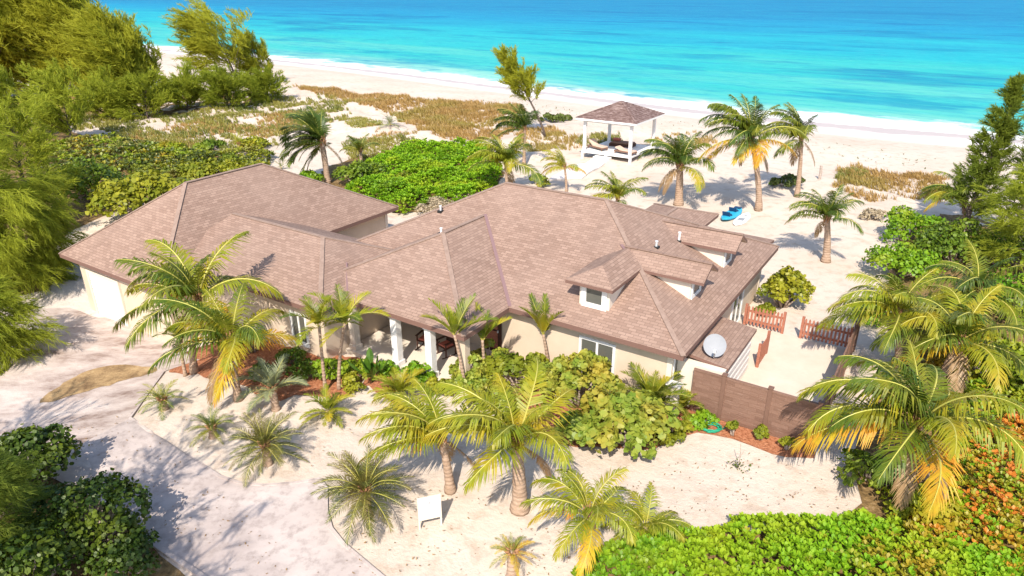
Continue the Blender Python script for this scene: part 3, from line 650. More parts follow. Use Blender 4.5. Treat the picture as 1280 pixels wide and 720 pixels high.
for xx in (x0 + .1, x1 - .1):
    for yy in (y0 + .1, y1 - .1):
        mb = MB(); mb.box(xx - .12, xx + .12, yy - .12, yy + .12, .386, 3.2); mb.shift(GO).build('post', 'white', r)
ex0, ex1, ey0, ey1, ze = x0 - .55, x1 + .55, y0 - .5, y1 + .5, 3.3; ap = ((x0 + x1) / 2, (y0 + y1) / 2, 4.55)
mb = MB(); cs = [(ex0, ey0, ze), (ex1, ey0, ze), (ex1, ey1, ze), (ex0, ey1, ze)]
for i in range(4):
    a, b = Vector(cs[i]), Vector(cs[(i + 1) % 4]); A_ = Vector(ap); rows = 14
    for k in range(rows):          # shingle courses, each lapping the one below
        t0, t1 = k / rows, (k + 1) / rows; up = Vector((0, 0, .035))
        mb.face([a.lerp(A_, t0) + up, b.lerp(A_, t0) + up, b.lerp(A_, t1), a.lerp(A_, t1)]); mb.face([a.lerp(A_, t0), b.lerp(A_, t0), b.lerp(A_, t0) + up, a.lerp(A_, t0) + up])
    mb.beam(a + Vector((0, 0, .04)), A_ + Vector((0, 0, .04)), .16, .04, 1)
    mb.face([(a.x, a.y, ze - .16), (b.x, b.y, ze - .16), b, a], 2)
mb.face([(c0[0], c0[1], ze - .1) for c0 in cs][::-1], 2)
mb.shift(GO).build('roof', ['slate', 'slate', 'white'], r)
mb = MB()
for a, b in (((x0, y0), (x1, y0)), ((x1, y0), (x1, y1)), ((x1, y1), (x0, y1)), ((x0, y1), (x0, y0))): mb.beam((*a, 3.06), (*b, 3.06), .1, .18)
mb.shift(GO).build('beam', 'white', r)
def lounger(lx, ly, rz, label, back=.45):
    z = gz + .386
    r = root('sun_lounger', label, 'sun lounger', (*wor(lx, ly), z), HA + rz, 'loungers under the gazebo')
    mb = MB(); mb.box(-.38, .38, -1.0, .95, .16, .27); mb.build('frame', 'brownwood', r)
    mb = MB(); mb.box(-.34, .34, -.98, .25, .271, .38); mb.build('cushion', 'cushion', r, bevel=.03)
    mb = MB(); mb.beam((0, .27, .32), (0, .85, .32 + back), .68, .1, 0, (0, -.5, 1)); mb.build('backrest', 'cushion', r)
    for sx_ in (-.32, .32):
        for sy_ in (-.9, .85): mb = MB(); mb.box(sx_ - .04, sx_ + .04, sy_ - .04, sy_ + .04, 0, .16); mb.build('leg', 'brownwood', r)
lounger(-27.3, 55.6, 1.2, 'beige cushioned lounger by the left front post of the gazebo')
lounger(-24.4, 55.2, 1.4, 'beige cushioned lounger by the right front post of the gazebo', .2)
r = root('daybed', 'low dark brown daybed with red brown cushion at the back of the gazebo', 'daybed', (*wor(-26.0, 58.1), gz + .386), HA + .1)
mb = MB(); mb.box(-1.1, 1.1, -.6, .6, 0, .26); mb.build('base', 'darkwood', r); mb = MB(); mb.box(-1.02, 1.02, -.54, .54, .261, .38); mb.build('cushion', 'brownwood', r, bevel=.03)
mb = MB(); mb.box(-1.0, -.3, .1, .5, .381, .62); mb.build('pillow', 'redcushion', r, bevel=.06)
mb = MB(); bw = [(-26.7, 53.0), (-25.2, 53.0), (-24.6, 47.6), (-26.6, 45.8)]
n = 30
for i in range(n):
    t0, t1 = i / n, (i + .93) / n
    q = []
    for t, e in ((t0, 0), (t0, 1), (t1, 1), (t1, 0)):
        a = Vector(bw[0]).lerp(Vector(bw[3]), t) if e == 0 else Vector(bw[1]).lerp(Vector(bw[2]), t); W_ = wor(a.x, a.y); q.append((W_[0], W_[1], hgt1(*W_) + .14))
    mb.face(q); lo = [(p[0], p[1], p[2] - .12) for p in q]
    for k in range(4): mb.face([lo[k], lo[(k + 1) % 4], q[(k + 1) % 4], q[k]])
tag(mb.build('boardwalk', 'offwhite'), kind='structure')
def hull(ln, wd, ht, n=22, flat=.3, pw=2.2):
    """lofted pointed hull, top at z=ht"""
    mb = MB(); secs = []
    for i in range(n + 1):
        t = i / n * 2 - 1; k = max(.02, (1 - abs(t) ** pw)) ** .62; hw = wd / 2 * k; rise = ht * (.25 * abs(t) ** 3)
        sec = []
        for j in range(12):
            an = 2 * math.pi * j / 12; ca, sa = math.cos(an), math.sin(an); sec.append((math.copysign(abs(ca) ** .7, ca) * hw, t * ln / 2, ht / 2 + rise + math.copysign(abs(sa) ** .8, sa) * ht / 2 * (flat + (1 - flat) * k)))
        secs.append(sec)
    for i in range(n):
        for j in range(12): mb.face([secs[i][j], secs[i][(j + 1) % 12], secs[i + 1][(j + 1) % 12], secs[i + 1][j]])
    mb.face(secs[0]); mb.face(secs[-1][::-1]); return mb
a, b = G(905, 277), G(923, 265); c0 = (a + b) / 2; ry = math.atan2((b - a).y, (b - a).x) - math.pi / 2
r = root('kayak', 'bright blue two seat kayak lying on the sand behind the house', 'kayak', c0, ry)
hull(3.2, .95, .34).build('hull', 'blue', r, True)
for y_ in (-.75, .45):
    mb = MB(); mb.tube([(0, y_, .30), (0, y_, .365)], [.30, .26], 14); s_ = mb.build('seat', 'navy', r); mb = MB(); mb.beam((0, y_ - .28, .32), (0, y_ - .42, .62), .5, .07, 0, (0, 1, .3)); mb.build('seat_back', 'navy', r)
mb = MB(); mb.box(-.22, .22, .95, 1.25, .36, .41); mb.build('hatch', 'navy', r)
a, b = G(919, 283), G(935, 268); c0 = (a + b) / 2; ry = math.atan2((b - a).y, (b - a).x) - math.pi / 2
r = root('paddle_board', 'white paddle board lying beside the blue kayak', 'paddle board', c0, ry)
hull(3.1, .82, .13, 22, .6, 2.6).build('deck', 'board', r, True)
mb = MB(); mb.box(-.2, .2, -.5, .1, .132, .14); mb.build('grip_pad', 'dish', r)
mb = MB(); mb.beam((-.12, .75, .14), (.12, .75, .14), .05, .03); mb.build('handle', 'black', r)

# ================================================================ plants
WIND = math.pi          # the breeze blows towards -X
def frond_mesh(el0, droop, n=66, leaf=.285, wd=.0165, hang=.8, seed=0, bend=0, leafm='palm_green', ribm='rib', tipang=22, baseang=68, stalk=.10, twist=.25, vee=.25):
    """one palm frond of unit length: arching rib with two rows of leaflets"""
    rng = np.random.default_rng(seed); K = 16; s = np.linspace(0, 1, K + 1)
    el = R(el0) - R(droop) * s ** 1.25; az = twist * rng.normal() * s ** 1.5 + bend * s ** 1.3
    d = np.stack([np.cos(el) * np.cos(az), np.cos(el) * np.sin(az), np.sin(el)], -1)
    p = np.zeros((K + 1, 3)); p[1:] = np.cumsum(d[:-1] / K, 0)
    F = []; mi = []
    up = np.array([0, 0, 1.])
    for i in range(K):      # rib: a narrow three sided strip
        t = d[i]; sdv = np.cross(t, up); sdv /= max(np.linalg.norm(sdv), .05); u = np.cross(sdv, t)
        w0 = .011 * (1 - s[i]) + .0022; w1 = .011 * (1 - s[i + 1]) + .0022
        F.append([p[i] - sdv * w0, p[i] + u * w0, p[i + 1] + u * w1, p[i + 1] - sdv * w1]); F.append([p[i] + u * w0, p[i] + sdv * w0, p[i + 1] + sdv * w1, p[i + 1] + u * w1]); mi += [1, 1]
    roll = rng.normal() * .15
    for sgn in (-1, 1):
        for k in range(n):
            q = stalk + (1 - stalk) * (k + .5 * rng.random()) / n; j = min(int(q * K), K - 1); f = q * K - j
            b = p[j] * (1 - f) + p[j + 1] * f; t = d[j] * (1 - f) + d[j + 1] * f; t /= np.linalg.norm(t)
            sdv = np.cross(t, up); sdv /= max(np.linalg.norm(sdv), .05); u = np.cross(sdv, t)
            if rng.random() < .07: continue
            a = R(baseang + (tipang - baseang) * q ** 1.2 + rng.normal(0, 7))
            dr_ = t * math.cos(a) + (sdv * sgn * math.cos(vee + roll * sgn) + u * math.sin(vee + roll * sgn)) * math.sin(a)
            dr_ = dr_ + np.array([0, 0, -hang * .35 * (.6 + .8 * rng.random())]); dr_ /= np.linalg.norm(dr_)
            l = leaf * (math.sin(math.pi * (.14 + .80 * q)) ** .7) * rng.choice([rng.uniform(.85, 1.12), rng.uniform(.5, .9)], p=[.82, .18])
            d2 = dr_ + np.array([0, 0, -hang * rng.uniform(.7, 1.4)]); d2 /= np.linalg.norm(d2)
            m_ = b + dr_ * l * .5; e = m_ + d2 * l * .5
            wv = t - dr_ * t.dot(dr_); wv /= max(np.linalg.norm(wv), .05); wv = wv * wd * .5 * (.75 + .5 * (1 - q))
            F.append([b - wv * .6, b + wv * .6, m_ + wv, m_ - wv]); F.append([m_ - wv, m_ + wv, e + wv * .15, e - wv * .15]); mi += [0, 0]
    return poly_mesh('frond', F, [leafm, ribm], mi)
CLS = [(82, 56), (70, 82), (58, 96), (45, 98), (30, 86), (14, 72), (-6, 56), (-40, 40)]
FR = {}
def fronds(kind, ci, var, leafm, bend=0):
    key = (kind, ci, var, leafm, bend)
    if key not in FR:
        el0, dr_ = CLS[ci]; pass
        ribm = 'ribdead' if leafm == 'palm_dead' else 'rib'
        kw = dict(coco=dict(), wind=dict(hang=.35, twist=.1), slim=dict(n=40, leaf=.27, wd=.024, hang=.25, tipang=30, baseang=58, vee=.5), sago=dict(n=42, leaf=.22, wd=.012, hang=.25, vee=.35, baseang=62, tipang=28, stalk=.12), fan=dict(n=18, leaf=.48, wd=.034, hang=.35, stalk=.62, baseang=105, tipang=8, vee=.15), stiff=dict(n=44, leaf=.25, wd=.022, hang=.15, tipang=28, baseang=50, vee=.6))[kind]
        if kind in ('slim', 'sago', 'fan', 'stiff'): dr_ *= dict(slim=.75, sago=.75, fan=.4, stiff=.45)[kind]
        FR[key] = frond_mesh(el0, dr_, seed=ci * 37 + var * 101 + 5, bend=bend, leafm=leafm, ribm=ribm, **kw)
    return FR[key]
palm_rng = random.Random(11)
def palm(label, base, crown, Lf, n=19, kind='coco', wind=.3, leaf=('palm_green', 'palm_lime', 'palm_yellow'), old=.22, tr=(.15, .09), name='coconut_palm', group='coconut palms around the villa', cls=None, boots=True, trunks=None, seed=None, cat='palm tree', az0=None):
    rg = random.Random(seed if seed is not None else palm_rng.random())
    base = Vector(base); crown = Vector(crown)
    r = root(name, label, cat, base, 0, group)
    v = crown - base; k = 12
    if v.length > .05:
        mb = MB(); path = []; rad = []
        for i in range(k + 1):
            t = i / k; path.append(Vector((v.x * t ** 1.5, v.y * t ** 1.5, v.z * t - (.15 if i == 0 else 0)))); rad.append((tr[0] + (tr[1] - tr[0]) * t) * (1.35 - 2.3 * t if t < .15 else 1) * (1 + .08 * (i % 2)))
        mb.tube(path, rad, 10); mb.build('trunk', 'palmbark', r, True)
    if boots:
        mb = MB(); q = v
        for i in range(14):
            a = i * 2.4; h = -.05 * Lf + .012 * Lf * i; o_ = Vector((math.cos(a), math.sin(a), 0))
            mb.tube([q + Vector((0, 0, h - .08 * Lf)) + o_ * tr[1] * .7, q + Vector((0, 0, h)) + o_ * tr[1] * 1.25, q + Vector((0, 0, h + .07 * Lf)) + o_ * tr[1] * 1.8], [tr[1] * .35, tr[1] * .4, tr[1] * .12], 5)
        mb.build('leaf_bases', 'boot', r, True)
    a = rg.random() * 6.28 if az0 is None else az0
    cl = cls or [0, 0, 1, 1, 1, 2, 2, 2, 3, 3, 3, 3, 4, 4, 4, 5, 5, 5, 6]
    for i in range(n):
        ci = cl[int(i * len(cl) / n)]; a += 2.39996 + rg.uniform(-.25, .25)
        az = a + wind * math.sin(WIND - a) * (1.25 if ci < 4 else .7)
        if kind == 'wind' or (wind >= .45 and rg.random() < .5): az = WIND + rg.gauss(0, .95)
        age = ci / 7; x = rg.random()
        if age > .7 and x < old * 3.2: lm = leaf[2]
        elif x < .38 + .2 * age: lm = leaf[1]
        else: lm = leaf[0]
        s_ = Lf * rg.uniform(.85, 1.12) * (1 if ci > 0 else .8)
        sw = math.sin(WIND - az); bend = 0
        if kind in ('coco', 'wind') and abs(sw) > .25 and ci > 0: bend = round(math.copysign(.75 if kind == 'coco' else 1.5, sw) * (1 if wind > .25 else .5), 2)
        link('frond', fronds(kind, ci, rg.randrange(2), lm, bend), r, v + Vector((math.cos(az) * tr[1] * .6, math.sin(az) * tr[1] * .6, -.03 * ci * Lf * .4)), az, s_)
    if kind in ('coco', 'wind') and Lf > 2.2:
        for _ in range(rg.choice((1, 1, 2))):
            az = rg.uniform(0, 6.28); link('frond', fronds(kind, 7, rg.randrange(2), 'palm_dead'), r, v + Vector((math.cos(az) * tr[1] * .7, math.sin(az) * tr[1] * .7, -.06 * Lf)), az, Lf * rg.uniform(.6, .8))
    return r
def PP(label, bpx, cpx, Lf, dY=0, **k):
    b = G(*bpx); return palm(label, b, at(cpx[0], cpx[1], b.y + dY), Lf, **k)
Y3 = ('palm_lime', 'palm_lime', 'palm_yellow')
PP('coconut palm before the garage whose fronds reach over the roof edge', (243, 466), (247, 372), 3.3, n=16, seed=1, wind=.4)
PP('coconut palm in front of the link wing with a yellow frond hanging to the sand', (298, 500), (289, 424), 2.9, n=15, seed=2, old=.28)
PP('coconut palm left of the pair in the front yard, leaning above the white sign', (563, 614), (552, 548), 2.5, n=14, seed=3, wind=.7, cls=[0, 1, 1, 2, 2, 3, 3, 3, 4, 4, 5], leaf=Y3)
PP('tallest coconut palm in the middle of the front yard with a bulging orange trunk foot', (650, 637), (646, 552), 2.7, n=15, seed=4, wind=.3, cls=[0, 0, 1, 1, 1, 2, 2, 2, 2, 3, 3], leaf=('palm_lime', 'palm_lime', 'palm_lime'), tr=(.24, .12))
PP('yellowing coconut palm at the bottom edge beside the green ground cover', (729, 720), (736, 642), 1.8, n=11, seed=5, old=.35, leaf=Y3)
PP('big golden fronded coconut palm beyond the brown fence corner', (1152, 622), (1147, 528), 3.25, n=18, seed=6, old=.34, wind=.35, leaf=('palm_green', 'palm_lime', 'palm_yellow'), tr=(.17, .11))
PP('coconut palm with bare diagonal trunk behind the golden palm', (1170, 490), (1200, 424), 3.1, n=15, seed=7, old=.25)
PP('coconut palm rising between the patio and the shrubs on the right', (1120, 470), (1122, 390), 2.7, n=14, seed=8, leaf=('palm_lime', 'palm_green', 'palm_yellow'))
PP('shaded coconut palm at the right edge among dense shrubs', (1225, 430), (1222, 362), 2.7, n=14, seed=9, leaf=('palm_green', 'palm_dark', 'palm_lime'), old=.1)
PP('lone squat coconut palm on the open sand right of the house', (1032, 327), (1034, 272), 2.5, n=15, seed=10, cls=[0, 0, 0, 1, 1, 1, 2, 2, 2, 3, 3, 4, 5], leaf=('palm_dark', 'palm_green', 'palm_lime'), tr=(.22, .13), old=.15)
PP('tall coconut palm behind the kayak casting a wide shadow', (948, 263), (939, 172), 3.7, n=25, seed=11, cls=[0, 0, 0, 1, 1, 1, 2, 2, 2, 3, 3, 4, 5, 5, 6], wind=.6, leaf=('palm_dark', 'palm_green', 'palm_yellow'), tr=(.22, .13), old=.5)
PP('leaning coconut palm nearest the beach right of the tall one', (996, 246), (1002, 172), 3.2, n=16, seed=12, cls=[0, 0, 0, 1, 1, 1, 2, 2, 2, 3, 3, 4, 5], wind=.6, tr=(.18, .11), old=.25, leaf=('palm_green', 'palm_dark', 'palm_yellow'))
PP('bushy coconut palm beside the gazebo with brown skirts of old leaf bases', (848, 256), (850, 205), 3.0, n=20, seed=13, cls=[0, 0, 0, 1, 1, 1, 2, 2, 2, 3, 3, 4, 5], leaf=('palm_dark', 'palm_green', 'palm_lime'), tr=(.3, .2), wind=.4)
PP('low coconut palm just behind the main ridge of the roof', (773, 282), (772, 247), 2.4, n=15, seed=14, cls=[0, 0, 0, 1, 1, 1, 2, 2, 2, 3, 3, 4, 5], leaf=('palm_green', 'palm_lime', 'palm_lime'), old=.1)
PP('thin young coconut palm beside the end of the boardwalk', (708, 241), (706, 209), 2.0, n=12, seed=15, leaf=('palm_lime', 'palm_lime', 'palm_yellow'), tr=(.1, .07), wind=.5)
PP('dark coconut palm under the leaning casuarina by the beach', (655, 207), (656, 160), 3.0, n=16, seed=16, cls=[0, 0, 0, 1, 1, 1, 2, 2, 2, 3, 3, 4, 5], leaf=('palm_dark', 'palm_dark', 'palm_green'), wind=.6)
PP('spreading coconut palm left of the boardwalk behind the roof', (634, 246), (632, 204), 3.0, n=20, seed=17, cls=[0, 0, 0, 1, 1, 1, 2, 2, 2, 3, 3, 4, 5], leaf=('palm_green', 'palm_lime', 'palm_lime'), wind=.4, old=.1)
PP('wind bent coconut palm with a dark mop of fronds behind the garage roof', (410, 229), (402, 176), 3.4, n=38, seed=18, wind=.95, kind='wind', leaf=('palm_dark', 'palm_dark', 'palm_green'), old=.1, tr=(.24, .2), cls=[0, 0, 1, 1, 2, 2, 3, 3, 4, 4, 5, 5, 6, 6, 7])
PP('coconut palm with ragged yellow fronds by the right casuarinas', (1206, 282), (1203, 243), 2.6, n=14, seed=19, leaf=('palm_green', 'palm_lime', 'palm_yellow'), wind=.5, old=.3)
# slim feathery garden palms
SL = dict(kind='slim', name='garden_palm', group='slim garden palms by the walls', tr=(.07, .05), boots=False, wind=.15, cls=[0, 1, 1, 2, 2, 3, 3, 4, 5], leaf=('palm_lime', 'palm_green', 'palm_yellow'), old=.1)
PP('slim garden palm with pale double curved trunk, left of the pair by the link wing', (407, 488), (399, 408), 1.6, n=10, seed=21, **SL)
PP('slim garden palm, right of the pair by the link wing', (424, 487), (431, 404), 1.6, n=10, seed=22, **SL)
PP('slim garden palm in front of the right porch columns', (582, 494), (568, 418), 1.6, n=8, seed=23, **{**SL, 'kind': 'stiff', 'cls': [0, 1, 1, 2, 2, 3]})
PP('short garden palm tucked under the porch roof corner', (606, 478), (603, 425), 1.3, n=7, seed=24, **{**SL, 'kind': 'stiff', 'cls': [0, 1, 1, 2, 2]})
PP('garden palm with fronds in a tall V against the front wall', (686, 470), (679, 418), 1.75, n=7, seed=25, **{**SL, 'kind': 'stiff', 'cls': [0, 1, 1, 1, 1, 2]})
PP('small dark garden palm behind the two palms near the garage', (232, 470), (224, 424), 1.2, n=9, seed=26, **{**SL, 'leaf': ('palm_dark', 'palm_green', 'palm_lime')})
# low rosette palms
def low(label, px, Lf, n=22, kind='sago', mats=('sago', 'sago', 'sago'), name='sago_palm', group='low spiky palms in the sand', h=.35, cls=None, seed=0, cat='palm', heads=1, wind=.1):
    b = G(*px)
    return palm(label, b, b + Vector((0, 0, h)), Lf, n=n, kind=kind, wind=wind, leaf=mats, old=0, tr=(.14, .11) if h > .3 else (.08, .07), name=name, group=group, cls=cls or [0, 1, 1, 2, 2, 3, 3, 4, 4, 5, 5, 6, 6], seed=seed, cat=cat, boots=h > .3)
low('round spiky palm standing alone by the bend of the drive', (335, 580), 1.3, 40, h=.75, seed=31)
low('round spiky palm with a bare trunk hole beside the white sign', (460, 645), 1.45, 42, h=.95, seed=32)
low('pale silvery feather palm in the sand before the link wing', (345, 512), 1.35, 13, 'slim', ('pale_fan',) * 3, 'feather_palm', seed=33, h=.9, cls=[0, 1, 2, 3, 3, 4, 4, 5])
low('yellow green young palm in the sand before the bark bed', (411, 522), 1.05, 16, 'slim', ('palm_lime', 'palm_green', 'palm_yellow'), 'young_palm', seed=34, h=.3, cls=[1, 2, 3, 4, 4, 5, 5])
low('small green palm at the edge of the drive below the garage palms', (206, 512), .85, 24, 'sago', ('palm_green', 'palm_lime', 'palm_lime'), 'young_palm', seed=35, h=.45)
low('small dark palm in the sand above the round spiky palm', (267, 546), .8, 24, 'sago', ('palm_dark', 'palm_green', 'palm_lime'), 'young_palm', seed=36, h=.4)
low('thin sapling palm with yellow tufts at the bottom edge', (640, 722), .62, 20, 'sago', ('palm_green', 'palm_yellow', 'palm_lime'), 'young_palm', seed=37, h=.9, cls=[0, 2, 3, 4, 5, 6])
low('yellow green bushy palm at the foot of the porch step', (500, 500), 1.2, 18, 'slim', ('palm_lime', 'palm_lime', 'palm_yellow'), 'young_palm', seed=38, h=.3, cls=[0, 1, 2, 3, 4])
low('clumping palm by the right front corner of the house', (812, 518), 1.5, 24, 'slim', ('palm_green', 'palm_lime', 'palm_yellow'), 'clump_palm', seed=39, h=.5, cls=[0, 0, 1, 1, 2, 2, 3, 4])
low('small feathery palm at the right of the clumping palm', (850, 515), 1.0, 14, 'slim', ('palm_lime', 'palm_green', 'palm_lime'), 'young_palm', seed=40, h=.2, cls=[0, 1, 2, 3, 4])
low('dark brown young palm in the sand beside the windswept palm', (352, 212), .8, 10, 'sago', ('olive',) * 3, 'young_palm', seed=41, h=.2)
low('grey green dune palm among the brown grass', (488, 158), 1.6, 18, 'sago', ('pale_fan',) * 3, 'dune_palm', seed=42, h=.3)
low('small green dune palm near the bright thicket', (505, 182), 1.5, 14, 'sago', ('sago',) * 3, 'dune_palm', seed=43, h=.3)
low('young palm half hidden at the edge of the ground cover beside the yellowing palm', (806, 668), 1.35, 12, 'coco', ('palm_lime', 'palm_lime', 'palm_yellow'), 'young_palm', seed=44, h=.3, cls=[1, 2, 3, 4, 5])
low('feathery young palm above the bright thicket behind the garage', (452, 205), 1.9, 12, 'coco', ('olive', 'palm_green', 'palm_lime'), 'young_palm', seed=45, h=1.2, cls=[0, 0, 1, 1, 2, 3], wind=.5)
# paddle leaved plant by the porch
b = G(466, 478); r = root('paddle_plant', 'upright plant with broad dark paddle leaves beside the left porch column', 'plant', b)
rg = np.random.default_rng(5); F = []
for k in range(14):
    a = k * 2.4; el = R(rg.uniform(52, 85)); ln = rg.uniform(.9, 1.5); t = np.array([math.cos(el) * math.cos(a), math.cos(el) * math.sin(a), math.sin(el)]); sdv = np.array([-math.sin(a), math.cos(a), 0]); u = np.cross(sdv, t)
    prof = [(.0, .012), (.45, .014), (.55, .10), (.72, .15), (.88, .10), (1.0, .01)]
    for (s0, w0), (s1, w1) in zip(prof[:-1], prof[1:]):
        c0 = t * ln * s0 - np.array([0, 0, .12 * s0 ** 3]); c1 = t * ln * s1 - np.array([0, 0, .12 * s1 ** 3])
        F.append([c0, c0 + sdv * w0 + u * w0 * .4, c1 + sdv * w1 + u * w1 * .4, c1]); F.append([c0 - sdv * w0 + u * w0 * .4, c0, c1, c1 - sdv * w1 + u * w1 * .4])
link('leaves', poly_mesh('leaves', F, 'banana'), r)

# ---- shrubs: lumpy clouds of separate leaves
def leaf_faces(P, Nrm, size, rng, k=6, asp=.8, curl=.15):
    n = len(P); Nrm = unit(Nrm); t = unit(np.cross(Nrm, unit(rng.normal(size=(n, 3))))); b = np.cross(Nrm, t)
    s_ = (size * rng.uniform(.45, 1.4, n))[:, None]
    out = []
    for j in range(k):
        an = 2 * math.pi * j / k; out.append(P + t * s_ * .5 * math.cos(an) + b * s_ * .5 * asp * math.sin(an) + Nrm * s_ * curl * (math.cos(2 * an)))
    return np.stack(out, 1)
def shrub_mesh(lobes, n, size, seed, k=6, asp=.8, mt='grape', up=.35, shell=.30, mats=None, mixp=0, low=-.25):
    rng = np.random.default_rng(seed); lobes = np.array(lobes, float); wgt = lobes[:, 3] ** 2; wgt /= wgt.sum()
    li = rng.choice(len(lobes), n, p=wgt); d = unit(rng.normal(size=(n, 3))); bad = d[:, 2] < low; d[bad, 2] *= -1
    rr_ = 1 - shell * rng.random(n) ** 1.5 + .10 * rng.normal(size=n)
    P = lobes[li, :3] + d * (lobes[li, 3] * rr_)[:, None] * np.array([1, 1, .85])
    keep = np.ones(n, bool)
    for c_ in lobes: keep &= np.linalg.norm((P - c_[:3]) / [1, 1, .85], axis=1) > c_[3] * .62
    keep &= P[:, 2] > .02; P = P[keep]; d = d[keep]
    F = leaf_faces(P, d * .8 + np.array([0, 0, up]) + .55 * rng.normal(size=P.shape), size, rng, k, asp)
    mi = (rng.random(len(F)) < mixp).astype(int) if mats else None
    return poly_mesh('foliage', F, mats or mt, mi)
def rand_lobes(rx, ry, h, n, seed, r0=.3):
    rng = np.random.default_rng(seed); out = []
    for i in range(n):
        a = rng.random() * 6.28; q = math.sqrt(rng.random()) * .78; x, y = rx * q * math.cos(a), ry * q * math.sin(a); top = h * (1 - .55 * q * q) * rng.uniform(.7, 1.05); r_ = min(rx, ry, h) * r0 * rng.uniform(.75, 1.3) + .05
        out.append((x, y, max(top - r_, r_ * .4), r_))
    return out
def shrub(label, px, rx, ry, h, n, size, mt='grape', seed=0, nl=14, name='shrub', group=None, k=6, asp=.8, r0=.33, cat='shrub', stems=True, mats=None, mixp=0, rz=0, pos=None):
    b = Vector(pos) if pos is not None else G(*px)
    r = root(name, label, cat, b, rz, group); lb = rand_lobes(rx, ry, h, nl, seed, r0)
    link('foliage', shrub_mesh(lb, n, size, seed, k, asp, mt, mats=mats, mixp=mixp), r)
    if stems:
        mb = MB()
        for c_ in lb: mb.tube([(c_[0] * .12, c_[1] * .12, -.1), (c_[0] * .55, c_[1] * .55, c_[2] * .45), (c_[0], c_[1], c_[2])], [.05 * h ** .5, .035 * h ** .5, .012], 5)
        mb.build('stems', 'twig', r, True)
    return r
shrub('large sea grape shrub with round pale leaves in front of the right wing', (772, 552), 2.1, 1.6, 2.1, 4600, .215, 'grape', 1, 40, 'sea_grape', r0=.27)
shrub('tall loose sea grape against the front wall under the dormer', (722, 508), 1.8, 1.0, 2.2, 3000, .19, 'grape', 2, 30, 'sea_grape', r0=.27)
shrub('sea grape shrub between the porch and the tall front yard palm', (650, 486), 1.9, 1.0, 1.6, 2900, .18, 'grape_y', 3, 28, 'sea_grape', r0=.29)
shrub('dense leafy shrub left of the tall front yard palm', (610, 500), .8, .8, 1.1, 1300, .12, 'grape', 4, 10)
shrub('spreading shrub on the bark bed in front of the house corner', (838, 546), .75, .6, .8, 1100, .12, 'grape_y', 5, 9)
shrub('loose leafy shrub on the bark in front of the porch step', (548, 492), .7, .5, .8, 900, .13, 'grape_y', 140, 12, r0=.3)
shrub('leafy shrub against the porch corner below the short garden palm', (612, 462), .9, .6, 1.3, 1300, .14, 'grape', 141, 14, r0=.3)
shrub('bushy green shrub under the pair of slim garden palms', (415, 474), .8, .5, 1.0, 1100, .12, 'bright2', 150, 12, r0=.32)
shrub('yellow green shrub left of the paddle plant by the porch', (446, 486), .6, .45, .8, 800, .12, 'grape_y', 151, 10, r0=.32)
shrub('loose green shrub between the paddle plant and the porch step', (524, 478), .7, .5, 1.0, 1000, .13, 'bright2', 152, 12, r0=.32)
shrub('broad sea grape shrub hiding the foot of the right porch column', (590, 486), 1.1, .7, 1.5, 1700, .16, 'grape', 153, 18, 'sea_grape', r0=.3)
shrub('low leafy shrub covering the foot of the golden palm', (1156, 648), 1.2, 1.0, 1.1, 1700, .16, 'mixed', 154, 16, r0=.33)
shrub('low green shrub at the foot of the left porch column', (482, 466), .6, .4, .6, 700, .11, 'bright2', 142, 9)
shrub('yellow green shrub against the wall between the garage and the link wing window', (318, 440), .8, .5, 1.2, 1100, .12, 'grape_y', 143, 12, r0=.3)
shrub('small bright shrub by the fence foot at the end of the bark bed', (872, 530), .6, .5, .6, 800, .11, 'bright2', 6, 8)
shrub('round sea grape bush behind the left picket fence', (978, 383), 1.15, 1.1, 2.1, 2900, .16, 'grape_y', 7, 20, 'sea_grape')
shrub('small round bush touching the left picket fence', (957, 396), .55, .5, .7, 900, .13, 'grape_y', 8, 9)
shrub('low dark green hedge shrub below the link wing wall', (385, 470), 1.0, .6, .7, 1300, .10, 'darkshrub', 9, 12)
shrub('green shrub on the bark bed between the garden palm trunks', (447, 470), .8, .6, .85, 1300, .11, 'bright2', 10, 10)
shrub('dark clipped shrub below the link wing window', (362, 455), .7, .6, .9, 1100, .09, 'darkshrub', 11, 9)
shrub('small shrub on the bark under the leaning garage palm', (330, 470), .6, .5, .6, 800, .10, 'darkshrub', 12, 8)
for i, (u, v, s_, t_) in enumerate(((916, 545, .9, 'first small shrub from the left in the row at the fence foot'), (950, 550, .7, 'middle small shrub in the row at the foot of the brown fence'), (984, 563, .75, 'small shrub at the right end of the row along the brown fence'))):
    shrub(t_, (u, v), .3 * s_, .3 * s_, .85 * s_, 420, .10, 'grape_y', 20 + i, 6, 'shrub', 'young shrubs planted along the fence')
b = G(922, 586); r = root('sapling', 'spindly bare sapling alone in the sand before the brown fence', 'sapling', b)
mb = MB(); mb.tube([(0, 0, -.05), (.02, 0, .5), (-.02, .03, 1.0)], [.018, .013, .006], 6); mb.tube([(.02, 0, .45), (.15, .05, .7)], [.009, .004], 5); mb.build('stem', 'twig', r)
rg = np.random.default_rng(3); P = rg.normal(0, .12, (40, 3)) + [0, 0, .16]; P[:, 2] = np.abs(P[:, 2]); link('leaves', poly_mesh('leaves', leaf_faces(P, rg.normal(size=P.shape) + [0, 0, 1], .08, rg), 'olive'), r)
